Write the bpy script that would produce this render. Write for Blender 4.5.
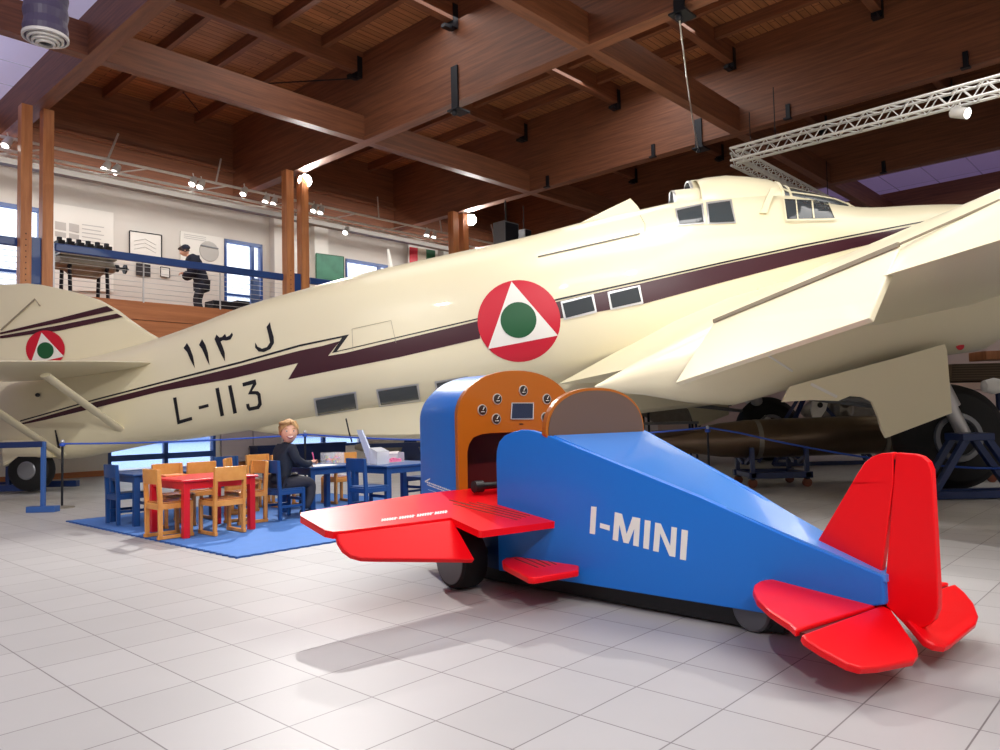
import bpy, bmesh, math, random
from mathutils import Vector, Matrix
from mathutils.geometry import tessellate_polygon
random.seed(7)
PI = math.pi
scene = bpy.context.scene
for _o in list(bpy.data.objects): bpy.data.objects.remove(_o)

# ------------------------------------------------------------------ camera
F, PITCH, ROLL, CAMH = 764.0, 0.054, 0.024, 1.0
cp, sp, cr, sr = math.cos(PITCH), math.sin(PITCH), math.cos(ROLL), math.sin(ROLL)
_rt = Vector((1, 0, 0)); _up = Vector((0, -sp, cp)); _fw = Vector((0, cp, sp))
right = cr * _rt - sr * _up; up = sr * _rt + cr * _up
cam_d = bpy.data.cameras.new('camera'); cam_d.sensor_width = 36; cam_d.lens = F / 1000 * 36
cam_d.clip_start = 0.05; cam_d.clip_end = 400
cam = bpy.data.objects.new('camera', cam_d); scene.collection.objects.link(cam)
cam.matrix_world = Matrix(((right.x, up.x, -_fw.x, 0), (right.y, up.y, -_fw.y, 0), (right.z, up.z, -_fw.z, CAMH), (0, 0, 0, 1)))
scene.camera = cam

# building axes: A runs along the main beams (away, to the left), B runs along the gallery (away, to the right)
YAW = -0.745
A = Vector((-math.cos(YAW), -math.sin(YAW), 0)); B = Vector((-math.sin(YAW), math.cos(YAW), 0)); Z = Vector((0, 0, 1))
def W(a, b, z): return A * a + B * b + Z * z
def ray(u, v):
    dx, dy = (u - 500) / F, (375 - v) / F
    x = cr * dx + sr * dy; y = -sr * dx + cr * dy
    return Vector((x, cp - sp * y, sp + cp * y))
def UP(u, v, n, pt):      # point of the plane (n, pt) seen in direction u, v
    r = ray(u, v); o = Vector((0, 0, CAMH)); return o + r * ((pt - o).dot(n) / r.dot(n))
def UZ(u, v, z): return UP(u, v, Z, Vector((0, 0, z)))
def UY(u, v, y): return UP(u, v, Vector((0, 1, 0)), Vector((0, y, 0)))
def UA(u, v, a): return UP(u, v, A, A * a)
def UB(u, v, b): return UP(u, v, B, B * b)
def toab(p): return (p.dot(A), p.dot(B), p.z)

# ------------------------------------------------------------------ world, exposure, lights
world = bpy.data.worlds.new('world'); scene.world = world; world.use_nodes = True
wn = world.node_tree.nodes; wl = world.node_tree.links
for n in list(wn): wn.remove(n)
wo = wn.new('ShaderNodeOutputWorld'); wb = wn.new('ShaderNodeBackground')
wtc = wn.new('ShaderNodeTexCoord'); wsep = wn.new('ShaderNodeSeparateXYZ'); wr = wn.new('ShaderNodeValToRGB')
wl.new(wtc.outputs['Generated'], wsep.inputs[0]); wl.new(wsep.outputs['Z'], wr.inputs[0])
wr.color_ramp.elements[0].position = 0.0; wr.color_ramp.elements[0].color = (0.62, 0.76, 1.0, 1)
wr.color_ramp.elements[1].position = 0.35; wr.color_ramp.elements[1].color = (0.9, 0.95, 1.0, 1)
wl.new(wr.outputs[0], wb.inputs[0]); wb.inputs[1].default_value = 2.2; wl.new(wb.outputs[0], wo.inputs[0])
scene.view_settings.view_transform = 'Standard'; scene.view_settings.look = 'None'
scene.view_settings.exposure = 0.28; scene.view_settings.gamma = 1.0
scene.view_settings.use_curve_mapping = False
scene.cycles.use_denoising = True
scene.cycles.max_bounces = 6; scene.cycles.diffuse_bounces = 4; scene.cycles.glossy_bounces = 3
scene.cycles.transparent_max_bounces = 8; scene.cycles.sample_clamp_indirect = 6
scene.cycles.caustics_reflective = False; scene.cycles.caustics_refractive = False

def area(name, p, size, power, col=(1, 0.975, 0.945), aim=None, sy=None):
    d = bpy.data.lights.new(name, 'AREA'); d.energy = power; d.color = col
    d.shape = 'RECTANGLE'; d.size = size; d.size_y = sy or size
    o = bpy.data.objects.new(name, d); scene.collection.objects.link(o); o.location = p
    v = (Vector(aim) - Vector(p)) if aim is not None else Vector((0, 0, -1))
    o.rotation_euler = v.to_track_quat('-Z', 'Y').to_euler(); return o
def spot(name, p, aim, power, ang=90, rad=0.06, col=(1, 0.97, 0.93), blend=0.5):
    d = bpy.data.lights.new(name, 'SPOT'); d.energy = power; d.color = col; d.spot_size = math.radians(ang)
    d.spot_blend = blend; d.shadow_soft_size = rad
    o = bpy.data.objects.new(name, d); scene.collection.objects.link(o); o.location = p
    o.rotation_euler = (Vector(aim) - Vector(p)).to_track_quat('-Z', 'Y').to_euler(); return o
# added area fills that brighten the hall, no fittings in sight
area('hall_fill', W(4, 7, 6.4), 3.5, 250)
area('hall_fill', W(-2, 6.8, 6.4), 4.0, 210)
area('hall_fill', W(9.4, 7, 8.0), 3.5, 70)
area('hall_fill', W(-3.5, 0, 6.4), 3.5, 220)
area('hall_fill', W(1, 12, 6.4), 3.0, 90)
area('hall_fill', W(8, 12, 8.0), 3.0, 80)
area('hall_fill', W(2, 21.8, 7.0), 4.0, 90)
area('gallery_fill', W(15.9, 5.5, 6.3), 8, 105, sy=.6, aim=W(17.9, 5.5, 3.9))  # added fill strips that brighten the gallery wall
area('gallery_fill', W(15.9, 14.5, 6.3), 8, 105, sy=.6, aim=W(17.9, 14.5, 3.9))
# the floodlights on the gallery posts and unseen high spots aimed at the toy and the airplane
FL1 = UA(305, 181, 14.6); FL2 = UA(471, 220, 14.6)
spot('flood_beam', FL1, W(2.5, 2.5, 0), 800, 105, 0.12)
spot('flood_beam', FL2, W(2.0, 4.0, 0), 800, 105, 0.12)
spot('unseen_spot', W(10.4, 7.0, 6.45), W(2.8, 2.4, 0.2), 1700, 60, 0.05)
spot('unseen_spot', W(1.0, -1.5, 6.45), W(1.6, 3.4, 0.2), 380, 70, 0.05)
spot('unseen_spot', W(-5, 0.5, 6.5), W(6, 7, 2.0), 1150, 52, 0.15)
spot('unseen_spot', W(0.5, -4.5, 6.5), W(10, 2.5, 1.8), 1500, 50, 0.15)
spot('unseen_spot', W(-4.5, -3.5, 6.5), W(2.5, 9, 2.5), 850, 52, 0.15)

# ------------------------------------------------------------------ materials
def lin(c):
    return tuple(((x / 12.92) if x <= 0.04045 else ((x + 0.055) / 1.055) ** 2.4) for x in c)
def rgb(r, g, b): return lin((r / 255, g / 255, b / 255)) + (1,)
MATS = {}
def mat(name, col, rough=0.5, metal=0.0, coat=0.0, noise=0.0, nscale=6.0, emis=None, estr=0.0, alpha=1.0, trans=0.0, ior=1.45, bump=0.0):
    if name in MATS: return MATS[name]
    m = bpy.data.materials.new(name); m.use_nodes = True; nt = m.node_tree; b = nt.nodes['Principled BSDF']
    b.inputs['Base Color'].default_value = col; b.inputs['Roughness'].default_value = rough
    b.inputs['Metallic'].default_value = metal; b.inputs['Coat Weight'].default_value = coat
    b.inputs['IOR'].default_value = ior
    b.inputs['Transmission Weight'].default_value = trans; b.inputs['Alpha'].default_value = alpha
    if emis: b.inputs['Emission Color'].default_value = emis; b.inputs['Emission Strength'].default_value = estr
    if noise > 0 or bump > 0:
        tc = nt.nodes.new('ShaderNodeTexCoord'); nz = nt.nodes.new('ShaderNodeTexNoise'); nz.inputs['Scale'].default_value = nscale
        nz.inputs['Detail'].default_value = 4
        nt.links.new(tc.outputs['Object'], nz.inputs['Vector'])
        if noise > 0:
            mx = nt.nodes.new('ShaderNodeMix'); mx.data_type = 'RGBA'
            mx.inputs[6].default_value = tuple(c * (1 - noise) for c in col[:3]) + (1,)
            mx.inputs[7].default_value = tuple(min(1, c * (1 + noise)) for c in col[:3]) + (1,)
            nt.links.new(nz.outputs['Fac'], mx.inputs[0]); nt.links.new(mx.outputs[2], b.inputs['Base Color'])
        if bump > 0:
            bp = nt.nodes.new('ShaderNodeBump'); bp.inputs['Strength'].default_value = bump; bp.inputs['Distance'].default_value = 0.02
            nt.links.new(nz.outputs['Fac'], bp.inputs['Height']); nt.links.new(bp.outputs[0], b.inputs['Normal'])
    MATS[name] = m; return m
def wood(name, c1, c2, stretch=(0.5, 9, 9), scale=1.5, rough=0.55, planks=0.0, pc=None):
    m = bpy.data.materials.new(name); m.use_nodes = True; nt = m.node_tree; b = nt.nodes['Principled BSDF']
    tc = nt.nodes.new('ShaderNodeTexCoord'); mp = nt.nodes.new('ShaderNodeMapping'); mp.inputs['Scale'].default_value = stretch
    nz = nt.nodes.new('ShaderNodeTexNoise'); nz.inputs['Scale'].default_value = scale; nz.inputs['Detail'].default_value = 6
    nz.inputs['Roughness'].default_value = 0.65
    rp = nt.nodes.new('ShaderNodeValToRGB'); rp.color_ramp.elements[0].position = 0.3; rp.color_ramp.elements[1].position = 0.72
    rp.color_ramp.elements[0].color = c1; rp.color_ramp.elements[1].color = c2
    nt.links.new(tc.outputs['Object'], mp.inputs[0]); nt.links.new(mp.outputs[0], nz.inputs['Vector'])
    nt.links.new(nz.outputs['Fac'], rp.inputs[0]); out = rp.outputs[0]
    if planks > 0:
        br = nt.nodes.new('ShaderNodeTexBrick'); br.inputs['Scale'].default_value = 1.0
        br.inputs['Brick Width'].default_value = 4.0; br.inputs['Row Height'].default_value = planks
        br.inputs['Mortar Size'].default_value = planks * 0.05; br.inputs['Mortar'].default_value = pc or tuple(x * 0.35 for x in c1[:3]) + (1,)
        br.inputs['Color1'].default_value = (0.8, 0.8, 0.8, 1); br.inputs['Color2'].default_value = (1.1, 1.1, 1.1, 1)
        nt.links.new(tc.outputs['Object'], br.inputs['Vector'])
        mx = nt.nodes.new('ShaderNodeMix'); mx.data_type = 'RGBA'; mx.blend_type = 'MULTIPLY'; mx.inputs[0].default_value = 1
        nt.links.new(out, mx.inputs[6]); nt.links.new(br.outputs['Color'], mx.inputs[7]); out = mx.outputs[2]
    nt.links.new(out, b.inputs['Base Color']); b.inputs['Roughness'].default_value = rough
    MATS[name] = m; return m
M_beam = wood('glulam', rgb(100, 60, 43), rgb(146, 92, 64), (0.6, 7, 14), 1.6)
M_plank = wood('ceiling_boards', rgb(142, 90, 60), rgb(192, 130, 90), (0.5, 6, 6), 1.2, planks=0.14)
M_post = wood('post_wood', rgb(172, 106, 62), rgb(212, 144, 92), (8, 8, 0.6), 1.5, 0.4)
M_fascia = wood('fascia_wood', rgb(164, 98, 58), rgb(198, 128, 82), (0.5, 8, 8), 1.5, 0.45)
M_chair = wood('beech', rgb(198, 128, 56), rgb(222, 158, 84), (3, 12, 3), 2.0, 0.35)
M_cream = mat('cream_paint', rgb(233, 224, 192), 0.32, coat=0.3, noise=0.025, nscale=1.2)
M_creamd = mat('panel_seam', rgb(150, 140, 118), 0.6)
M_maroon = mat('maroon_paint', rgb(62, 22, 34), 0.3, coat=0.3)
M_ink = mat('black_paint', rgb(22, 22, 28), 0.35)
M_whitep = mat('white_paint', rgb(235, 233, 226), 0.35)
M_redp = mat('roundel_red', rgb(200, 24, 48), 0.35)
M_greenp = mat('roundel_green', rgb(24, 88, 50), 0.35)
M_blue = mat('toy_blue', rgb(14, 112, 208), 0.36, coat=0.12)
M_blued = mat('toy_blue_dark', rgb(16, 60, 120), 0.3, coat=0.3)
M_red = mat('toy_red', rgb(238, 6, 20), 0.38, coat=0.1)
M_red.node_tree.nodes['Principled BSDF'].inputs['Specular IOR Level'].default_value = 0.3
M_orange = mat('orange_edge', rgb(162, 88, 12), 0.35, coat=0.4)
M_choc = mat('chocolate_laminate', rgb(96, 76, 66), 0.35)
M_dred = mat('dark_red_lining', rgb(84, 14, 14), 0.4)
M_black = mat('black_plastic', rgb(24, 24, 26), 0.4)
M_tyre = mat('tyre_rubber', rgb(13, 13, 14), 0.7)
M_grey = mat('grey_metal', rgb(128, 130, 134), 0.4, metal=0.5)
M_silver = mat('aluminium', rgb(200, 200, 200), 0.35, metal=0.6)
M_dark = mat('dark_interior', rgb(18, 18, 22), 0.6)
M_navy = mat('navy_steel', rgb(20, 42, 90), 0.35, coat=0.2)
M_rail = mat('rail_blue', rgb(34, 70, 136), 0.35, coat=0.2)
M_navyk = mat('navy_furniture', rgb(22, 66, 122), 0.4)
M_wall = mat('wall_plaster', rgb(214, 208, 200), 0.8, noise=0.02, nscale=2)
M_wallw = mat('wall_white', rgb(226, 222, 214), 0.8)
M_trussw = mat('truss_white', rgb(214, 212, 208), 0.4, metal=0.1)
M_purple = mat('mauve_panel', rgb(140, 122, 162), 0.35)
M_bracket = mat('bracket_steel', rgb(28, 30, 38), 0.45, metal=0.3)
M_tabler = mat('table_red', rgb(206, 18, 32), 0.35)
M_rope = mat('blue_rope', rgb(52, 90, 190), 0.5)
M_torp = mat('torpedo_metal', rgb(108, 90, 72), 0.28, metal=0.6, noise=0.35, nscale=3)
M_steel = mat('dull_steel', rgb(146, 140, 128), 0.45, metal=0.5, noise=0.3, nscale=9)
M_skin = mat('skin', rgb(222, 170, 142), 0.55)
M_hair = mat('blond_hair', rgb(178, 140, 92), 0.7, noise=0.2, nscale=40)
M_hoodie = mat('dark_sweater', rgb(28, 34, 48), 0.85, bump=0.3, nscale=20)
M_trouser = mat('dark_trousers', rgb(44, 44, 54), 0.85, bump=0.3, nscale=20)
M_coat = mat('navy_coat', rgb(20, 24, 42), 0.85)
M_paper = mat('paper', rgb(238, 236, 230), 0.7)
M_clearp = mat('clear_plastic', rgb(225, 228, 235), 0.15, alpha=0.45)
M_glass = mat('pane_glass', rgb(235, 245, 255), 0.02, alpha=0.12)
M_smoke = mat('aircraft_glazing', rgb(66, 72, 76), 0.12, alpha=0.9)
M_lamp = mat('lamp_glow', (1, 1, 1, 1), 0.5, emis=(1, 0.95, 0.88, 1), estr=40)
M_lamps = mat('spot_glow', (1, 1, 1, 1), 0.5, emis=(1, 0.96, 0.9, 1), estr=14)

# ------------------------------------------------------------------ mesh helpers
class MB:
    def __init__(s): s.v = []; s.f = []; s.mi = []; s.cur = 0
    def add(s, vs, fs):
        k = len(s.v); s.v += [Vector(p) for p in vs]; s.f += [tuple(i + k for i in f) for f in fs]; s.mi += [s.cur] * len(fs); return s
    def box(s, c, d, ex=None, ey=None, ez=None):
        c = Vector(c); ex = ex or Vector((1, 0, 0)); ey = ey or Vector((0, 1, 0)); ez = ez or Z
        vs = [c + ex * (i * d[0] / 2) + ey * (j * d[1] / 2) + ez * (k * d[2] / 2) for i in (-1, 1) for j in (-1, 1) for k in (-1, 1)]
        return s.add(vs, [(0, 1, 3, 2), (4, 6, 7, 5), (0, 4, 5, 1), (2, 3, 7, 6), (0, 2, 6, 4), (1, 5, 7, 3)])
    def bab(s, a0, a1, b0, b1, z0, z1):
        return s.box(W((a0 + a1) / 2, (b0 + b1) / 2, (z0 + z1) / 2), (abs(a1 - a0), abs(b1 - b0), abs(z1 - z0)), A, B, Z)
    def bar(s, p, q, w, h=None, upv=None):
        p, q = Vector(p), Vector(q); d = (q - p); L = d.length; d = d / L; h = h or w
        u = upv or (Z if abs(d.z) < 0.95 else Vector((1, 0, 0)))
        x = d.cross(u).normalized(); y = x.cross(d).normalized()
        return s.box((p + q) / 2, (L, w, h), d, x, y)
    def prism(s, pts, off):      # polygon (3D points) extruded by vector off
        n = len(pts); pts = [Vector(p) for p in pts]; off = Vector(off)
        tri = tessellate_polygon([pts])
        fs = [tuple(t) for t in tri] + [tuple(i + n for i in reversed(t)) for t in tri]
        fs += [(i, (i + 1) % n, (i + 1) % n + n, i + n) for i in range(n)]
        return s.add(pts + [p + off for p in pts], fs)
    def flat(s, pts):
        pts = [Vector(p) for p in pts]; return s.add(pts, [tuple(t) for t in tessellate_polygon([pts])])
    def tube(s, path, r, n=10, cap=True):
        path = [Vector(p) for p in path]; rs = r if isinstance(r, (list, tuple)) else [r] * len(path)
        rings = []
        for i, p in enumerate(path):
            t = (path[min(i + 1, len(path) - 1)] - path[max(i - 1, 0)]).normalized()
            u = Z if abs(t.z) < 0.9 else Vector((1, 0, 0)); x = t.cross(u).normalized(); y = x.cross(t)
            rings.append([p + (x * math.cos(2 * PI * k / n) + y * math.sin(2 * PI * k / n)) * rs[i] for k in range(n)])
        return s.loft(rings, cap)
    def loft(s, rings, cap=True, closed=True):
        n = len(rings[0]); vs = [p for r in rings for p in r]; fs = []
        for i in range(len(rings) - 1):
            for k in range(n if closed else n - 1):
                a, b = i * n + k, i * n + (k + 1) % n
                fs.append((a, b, b + n, a + n))
        if cap: fs.append(tuple(reversed(range(n)))); fs.append(tuple(range((len(rings) - 1) * n, len(rings) * n)))
        return s.add(vs, fs)
    def lathe(s, prof, c, ax, n=28, cap=True):      # prof: (radius, along)
        c = Vector(c); ax = Vector(ax).normalized(); u = Z if abs(ax.z) < 0.9 else Vector((1, 0, 0))
        x = ax.cross(u).normalized(); y = x.cross(ax)
        rings = [[c + ax * h + (x * math.cos(2 * PI * k / n) + y * math.sin(2 * PI * k / n)) * max(r, 1e-4) for k in range(n)] for r, h in prof]
        return s.loft(rings, cap)
    def ball(s, c, r, n=14, sq=(1, 1, 1)):
        rings = []
        for i in range(n // 2 + 1):
            t = -PI / 2 + PI * i / (n // 2)
            rings.append([Vector(c) + Vector((math.cos(t) * math.cos(2 * PI * k / n) * r * sq[0], math.cos(t) * math.sin(2 * PI * k / n) * r * sq[1], math.sin(t) * r * sq[2])) for k in range(n)])
        return s.loft(rings, False)
    def build(s, name, m, parent=None, smooth=False, bevel=0.0, seg=2, base=None, label=None):
        me = bpy.data.meshes.new(name); o = bpy.data.objects.new(name, me)
        org = Vector(base) if base is not None else (Vector((0, 0, 0)))
        if base is None and parent is None and s.v:
            xs = [p.x for p in s.v]; ys = [p.y for p in s.v]; zs = [p.z for p in s.v]
            org = Vector(((min(xs) + max(xs)) / 2, (min(ys) + max(ys)) / 2, min(zs)))
        # meshes of parts are given in world coordinates and stored relative to their parent
        if parent is not None:
            inv = world_of(parent).inverted(); vs = [inv @ p for p in s.v]
        else: vs = [p - org for p in s.v]; o.location = org
        me.from_pydata([tuple(p) for p in vs], [], s.f)
        for x in (m if isinstance(m, (list, tuple)) else [m]): me.materials.append(x)
        for i, p in enumerate(me.polygons): p.material_index = s.mi[i]; p.use_smooth = smooth
        bm = bmesh.new(); bm.from_mesh(me); bmesh.ops.remove_doubles(bm, verts=bm.verts, dist=1e-5)
        bmesh.ops.recalc_face_normals(bm, faces=bm.faces); bm.to_mesh(me); bm.free()
        scene.collection.objects.link(o)
        if parent is not None: o.parent = parent
        if bevel: 
            md = o.modifiers.new('bevel', 'BEVEL'); md.width = bevel; md.segments = seg; md.limit_method = 'ANGLE'; md.angle_limit = 0.6
        if smooth and not bevel:
            es = o.modifiers.new('split', 'EDGE_SPLIT'); es.split_angle = math.radians(42)
        if label: o['label'] = label
        return o
def world_of(o):
    mtx = Matrix.LocRotScale(o.location, o.rotation_euler, o.scale)
    return (world_of(o.parent) @ mtx) if o.parent else mtx
def tag(o, label=None, cat=None, group=None, kind=None):
    if label: o['label'] = label
    if cat: o['category'] = cat
    if group: o['group'] = group
    if kind: o['kind'] = kind
    return o
def thing(name, loc, label, cat, group=None, rz=0.0):
    o = bpy.data.objects.new(name, None); scene.collection.objects.link(o); o.empty_display_size = 0.2
    o.location = loc; o.rotation_euler = (0, 0, rz); return tag(o, label, cat, group)
def struct(o): o['kind'] = 'structure'; return o
def copy_tree(o, parent=None):
    c = o.copy(); scene.collection.objects.link(c)
    if parent: c.parent = parent
    for ch in list(o.children): copy_tree(ch, c)
    return c
YAWB = math.atan2(B.y, B.x)
def axes_obj(name, m, fn, kind='structure'):     # mesh in building axes (local x = A-perp B ... local y = A)
    pass
def local_mesh(name, mb, m, rotz, parent=None):  # store vertices in a frame rotated by rotz so that textures follow the building
    me = bpy.data.meshes.new(name); o = bpy.data.objects.new(name, me)
    R = Matrix.Rotation(-rotz, 3, 'Z'); me.from_pydata([tuple(R @ p) for p in mb.v], [], mb.f)
    me.materials.append(m); o.rotation_euler = (0, 0, rotz); scene.collection.objects.link(o)
    bm = bmesh.new(); bm.from_mesh(me); bmesh.ops.recalc_face_normals(bm, faces=bm.faces); bm.to_mesh(me); bm.free()
    if parent: o.parent = parent
    return struct(o)
YB, YA = YAWB, math.atan2(A.y, A.x)

# ------------------------------------------------------------------ the room
def tilemat(name, c1, c2, mortar, w, h, msize, loc=(0, 0), rough=0.3, off=0.0, noise=0.04):
    m = bpy.data.materials.new(name); m.use_nodes = True; nt = m.node_tree; b = nt.nodes['Principled BSDF']
    tc = nt.nodes.new('ShaderNodeTexCoord'); mp = nt.nodes.new('ShaderNodeMapping'); mp.inputs['Location'].default_value = (-loc[0], -loc[1], 0)
    br = nt.nodes.new('ShaderNodeTexBrick'); br.offset = off; br.inputs['Scale'].default_value = 1
    br.inputs['Brick Width'].default_value = w; br.inputs['Row Height'].default_value = h
    br.inputs['Mortar Size'].default_value = msize; br.inputs['Mortar Smooth'].default_value = 0.3
    br.inputs['Color1'].default_value = c1; br.inputs['Color2'].default_value = c2; br.inputs['Mortar'].default_value = mortar
    nt.links.new(tc.outputs['Object'], mp.inputs[0]); nt.links.new(mp.outputs[0], br.inputs['Vector'])
    nz = nt.nodes.new('ShaderNodeTexNoise'); nz.inputs['Scale'].default_value = 3; nz.inputs['Detail'].default_value = 5
    nt.links.new(mp.outputs[0], nz.inputs['Vector'])
    rp = nt.nodes.new('ShaderNodeValToRGB'); rp.color_ramp.elements[0].color = (1 - noise * 2,) * 3 + (1,); rp.color_ramp.elements[1].color = (1, 1, 1, 1)
    nt.links.new(nz.outputs['Fac'], rp.inputs[0])
    mx = nt.nodes.new('ShaderNodeMix'); mx.data_type = 'RGBA'; mx.blend_type = 'MULTIPLY'; mx.inputs[0].default_value = 1
    nt.links.new(br.outputs['Color'], mx.inputs[6]); nt.links.new(rp.outputs[0], mx.inputs[7])
    nt.links.new(mx.outputs[2], b.inputs['Base Color']); b.inputs['Roughness'].default_value = rough
    MATS[name] = m; return m
M_floor = tilemat('floor_tiles', rgb(186, 184, 182), rgb(179, 177, 175), rgb(122, 116, 116), 0.34, 0.34, 0.0032, (1.737, 2.268), 0.45)
M_floor.node_tree.nodes['Principled BSDF'].inputs['Specular IOR Level'].default_value = 0.35
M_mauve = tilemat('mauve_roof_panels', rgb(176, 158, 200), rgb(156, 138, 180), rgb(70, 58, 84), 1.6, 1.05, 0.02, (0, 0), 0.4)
_b = M_mauve.node_tree.nodes['Principled BSDF']; _b.inputs['Emission Color'].default_value = rgb(150, 128, 184); _b.inputs['Emission Strength'].default_value = 0.18     # glow added to the panels so they read brighter
def slab(name, a0, a1, b0, b1, z0, z1, m): return local_mesh(name, MB().bab(a0, a1, b0, b1, z0, z1), m, YB)
A0, A1, B0, B1, ZC = -9.0, 18.2, -7.0, 27.0, 8.35
slab('floor', A0, 18.4, B0, B1, -0.15, 0, M_floor)
slab('ceiling', A0, 18.4, 4.2, 19.4, ZC, ZC + 0.1, M_plank)
M_mauve2 = M_mauve.copy(); M_mauve2.node_tree.nodes['Principled BSDF'].inputs['Emission Color'].default_value = rgb(176, 170, 200); M_mauve2.node_tree.nodes['Principled BSDF'].inputs['Emission Strength'].default_value = 0.5  # copy with a stronger added glow for the left panels
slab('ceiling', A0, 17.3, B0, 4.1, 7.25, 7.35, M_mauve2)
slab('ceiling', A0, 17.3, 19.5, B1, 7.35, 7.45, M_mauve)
struct(local_mesh('wall_timber', MB().bab(17.3, 17.5, B0, B1, 6.4, ZC).bab(17.2, 17.3, B0, B1, 7.12, 7.2), M_beam, YB))
slab('wall_right', A0, 18.4, B1, B1 + 0.2, 0, ZC, mat('wall_right_paint', rgb(206, 186, 172), 0.8))
slab('wall_back', A0 - 0.2, A0, B0, B1, 0, ZC, M_wallw)
slab('wall_left', A0, 18.4, B0 - 0.2, B0, 0, ZC, M_wallw)
def wall_holes(name, a, th, b0, b1, z0, z1, holes, m):
    mb = MB(); holes = sorted(holes); x = b0
    for (h0, h1, g0, g1) in holes:
        mb.bab(a, a + th, x, h0, z0, z1)
        if g0 > z0: mb.bab(a, a + th, h0, h1, z0, g0)
        if g1 < z1: mb.bab(a, a + th, h0, h1, g1, z1)
        x = h1
    mb.bab(a, a + th, x, b1, z0, z1)
    return local_mesh(name, mb, m, YB)
UW = [(2.6, 5.29, 3.75, 5.7), (9.46, 10.53, 3.45, 5.7), (13.2, 15.5, 4.3, 5.7)]
LW = [(5.97, 8.24, 0.02, 2.2), (9.95, 12.3, 0.35, 2.2)]
wall_holes('wall_far', 18.2, 0.25, B0, B1, 3.33, ZC, UW, M_wall)
wall_holes('wall_far', 16.3, 0.25, B0, B1, 0, 3.08, LW, M_wallw)
local_mesh('baseboard_far', MB().bab(16.27, 16.3, B0, 5.9, 0, 0.11), M_fascia, YB)
local_mesh('baseboard_far', MB().bab(16.27, 16.3, 8.3, 9.9, 0, 0.11), M_fascia, YB)
# windows: navy frame, mullions, glass
def window(i, a, b0, b1, z0, z1, muls=(), trs=(), fw=0.06, kind='window_'):
    r = bpy.data.objects.new(kind + str(i), None); scene.collection.objects.link(r); r.location = W(a, (b0 + b1) / 2, z0); struct(r)
    mb = MB(); mb.bab(a - .03, a + .1, b0, b0 + fw, z0, z1); mb.bab(a - .03, a + .1, b1 - fw, b1, z0, z1)
    mb.bab(a - .03, a + .1, b0, b1, z0, z0 + fw); mb.bab(a - .03, a + .1, b0, b1, z1 - fw * 1.4, z1)
    for m_ in muls: mb.bab(a - .02, a + .08, m_ - fw * .7, m_ + fw * .7, z0, z1)
    for t in trs: mb.bab(a - .02, a + .08, b0, b1, t - fw * .5, t + fw * .5)
    mb.build('window_frame', M_rail, r); MB().bab(a + .03, a + .045, b0, b1, z0, z1).build('pane', M_glass, r)
window(1, 18.2, *UW[0], muls=(), trs=(4.28,))
window(2, 18.2, *UW[1], muls=(10.25,), trs=(4.28,))
window(3, 18.2, *UW[2], muls=(14.45,), trs=())
window(1, 16.3, *LW[0], muls=(7.14,), trs=(0.36, 0.30), kind='door_')
window(4, 16.3, *LW[1], muls=(11.1,), trs=(0.9,))
# snowy ground outside the windows
slab('ground_outside', 18.45, 60, -30, 60, -0.6, -0.5, mat('snow', rgb(150, 180, 232), 0.9))
o = local_mesh('hill_outside', MB().prism([W(60, -40, -0.5), W(60, -10, 9), W(60, 10, 5), W(60, 30, 11), W(60, 70, -0.5)], A * 3), mat('hill', rgb(120, 150, 200), 0.9), YB)
# main beams along A
RB = [-0.9, 4.2, 9.33, 14.4, 19.4, 24.5]
LA = [-4.4, 1.13, 6.63, 12.13, 17.5]
LU = [-4.4, -1.65, 1.13, 3.88, 6.63, 9.38, 12.13, 14.85]
ntrim = [0]
def trim(mb, m, parent=None, name=None, rz=YA):
    ntrim[0] += 1; return local_mesh(name or ('trim_%d' % ntrim[0]), mb, m, rz, parent)
def bracket(a, b, z0=7.82, z1=8.24, s=-1):
    mb = MB().bab(a - .09, a + .09, b + s * .02, b + s * .14, z0, z1)
    mb.bab(a - .05, a + .05, b + s * .1, b + s * .3, z0 - .04, z0 + .02); return mb
for b in RB:
    t = trim(MB().bab(A0, 18.3, b - .1, b + .15, 6.55, ZC), M_beam)
    mb = MB()
    for a in LU:
        x = bracket(a, b - .1); mb.add(x.v, x.f)
    p = local_mesh('joist_hanger', mb, M_bracket, YA, None); del p['kind']; p.parent = t; p.matrix_parent_inverse = t.matrix_world.inverted(); p.rotation_euler = (0, 0, 0)
    mb = MB()
    for k in range(7):
        a = -6.5 + 2.95 * k + (0.0 if b != 14.4 else .25)
        mb.bab(a - .04, a + .04, b - .14, b - .1, 6.5, 6.8); mb.bab(a - .07, a + .07, b - .2, b - .1, 6.5, 6.53)
    if b in (14.4, 19.4):
        p = local_mesh('beam_lug', mb, M_bracket, YA, None); del p['kind']; p.parent = t; p.rotation_euler = (0, 0, 0)
for a in LA:
    for i in range(len(RB) - 1):
        trim(MB().bab(a - .1, a + .1, RB[i] + .1, RB[i + 1] - .1, 6.55, 7.05), M_beam, rz=YB)
for a in LU:
    for i in range(len(RB) - 1):
        trim(MB().bab(a - .08, a + .08, RB[i] + .1, RB[i + 1] - .1, 7.93, ZC), M_beam, rz=YB)
for i in range(1, 4):
    for k in range(1, 5):
        b = RB[i] + 1.027 * k
        trim(MB().bab(A0, 18.3, b - .055, b + .055, 8.13, ZC), M_beam)
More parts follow.
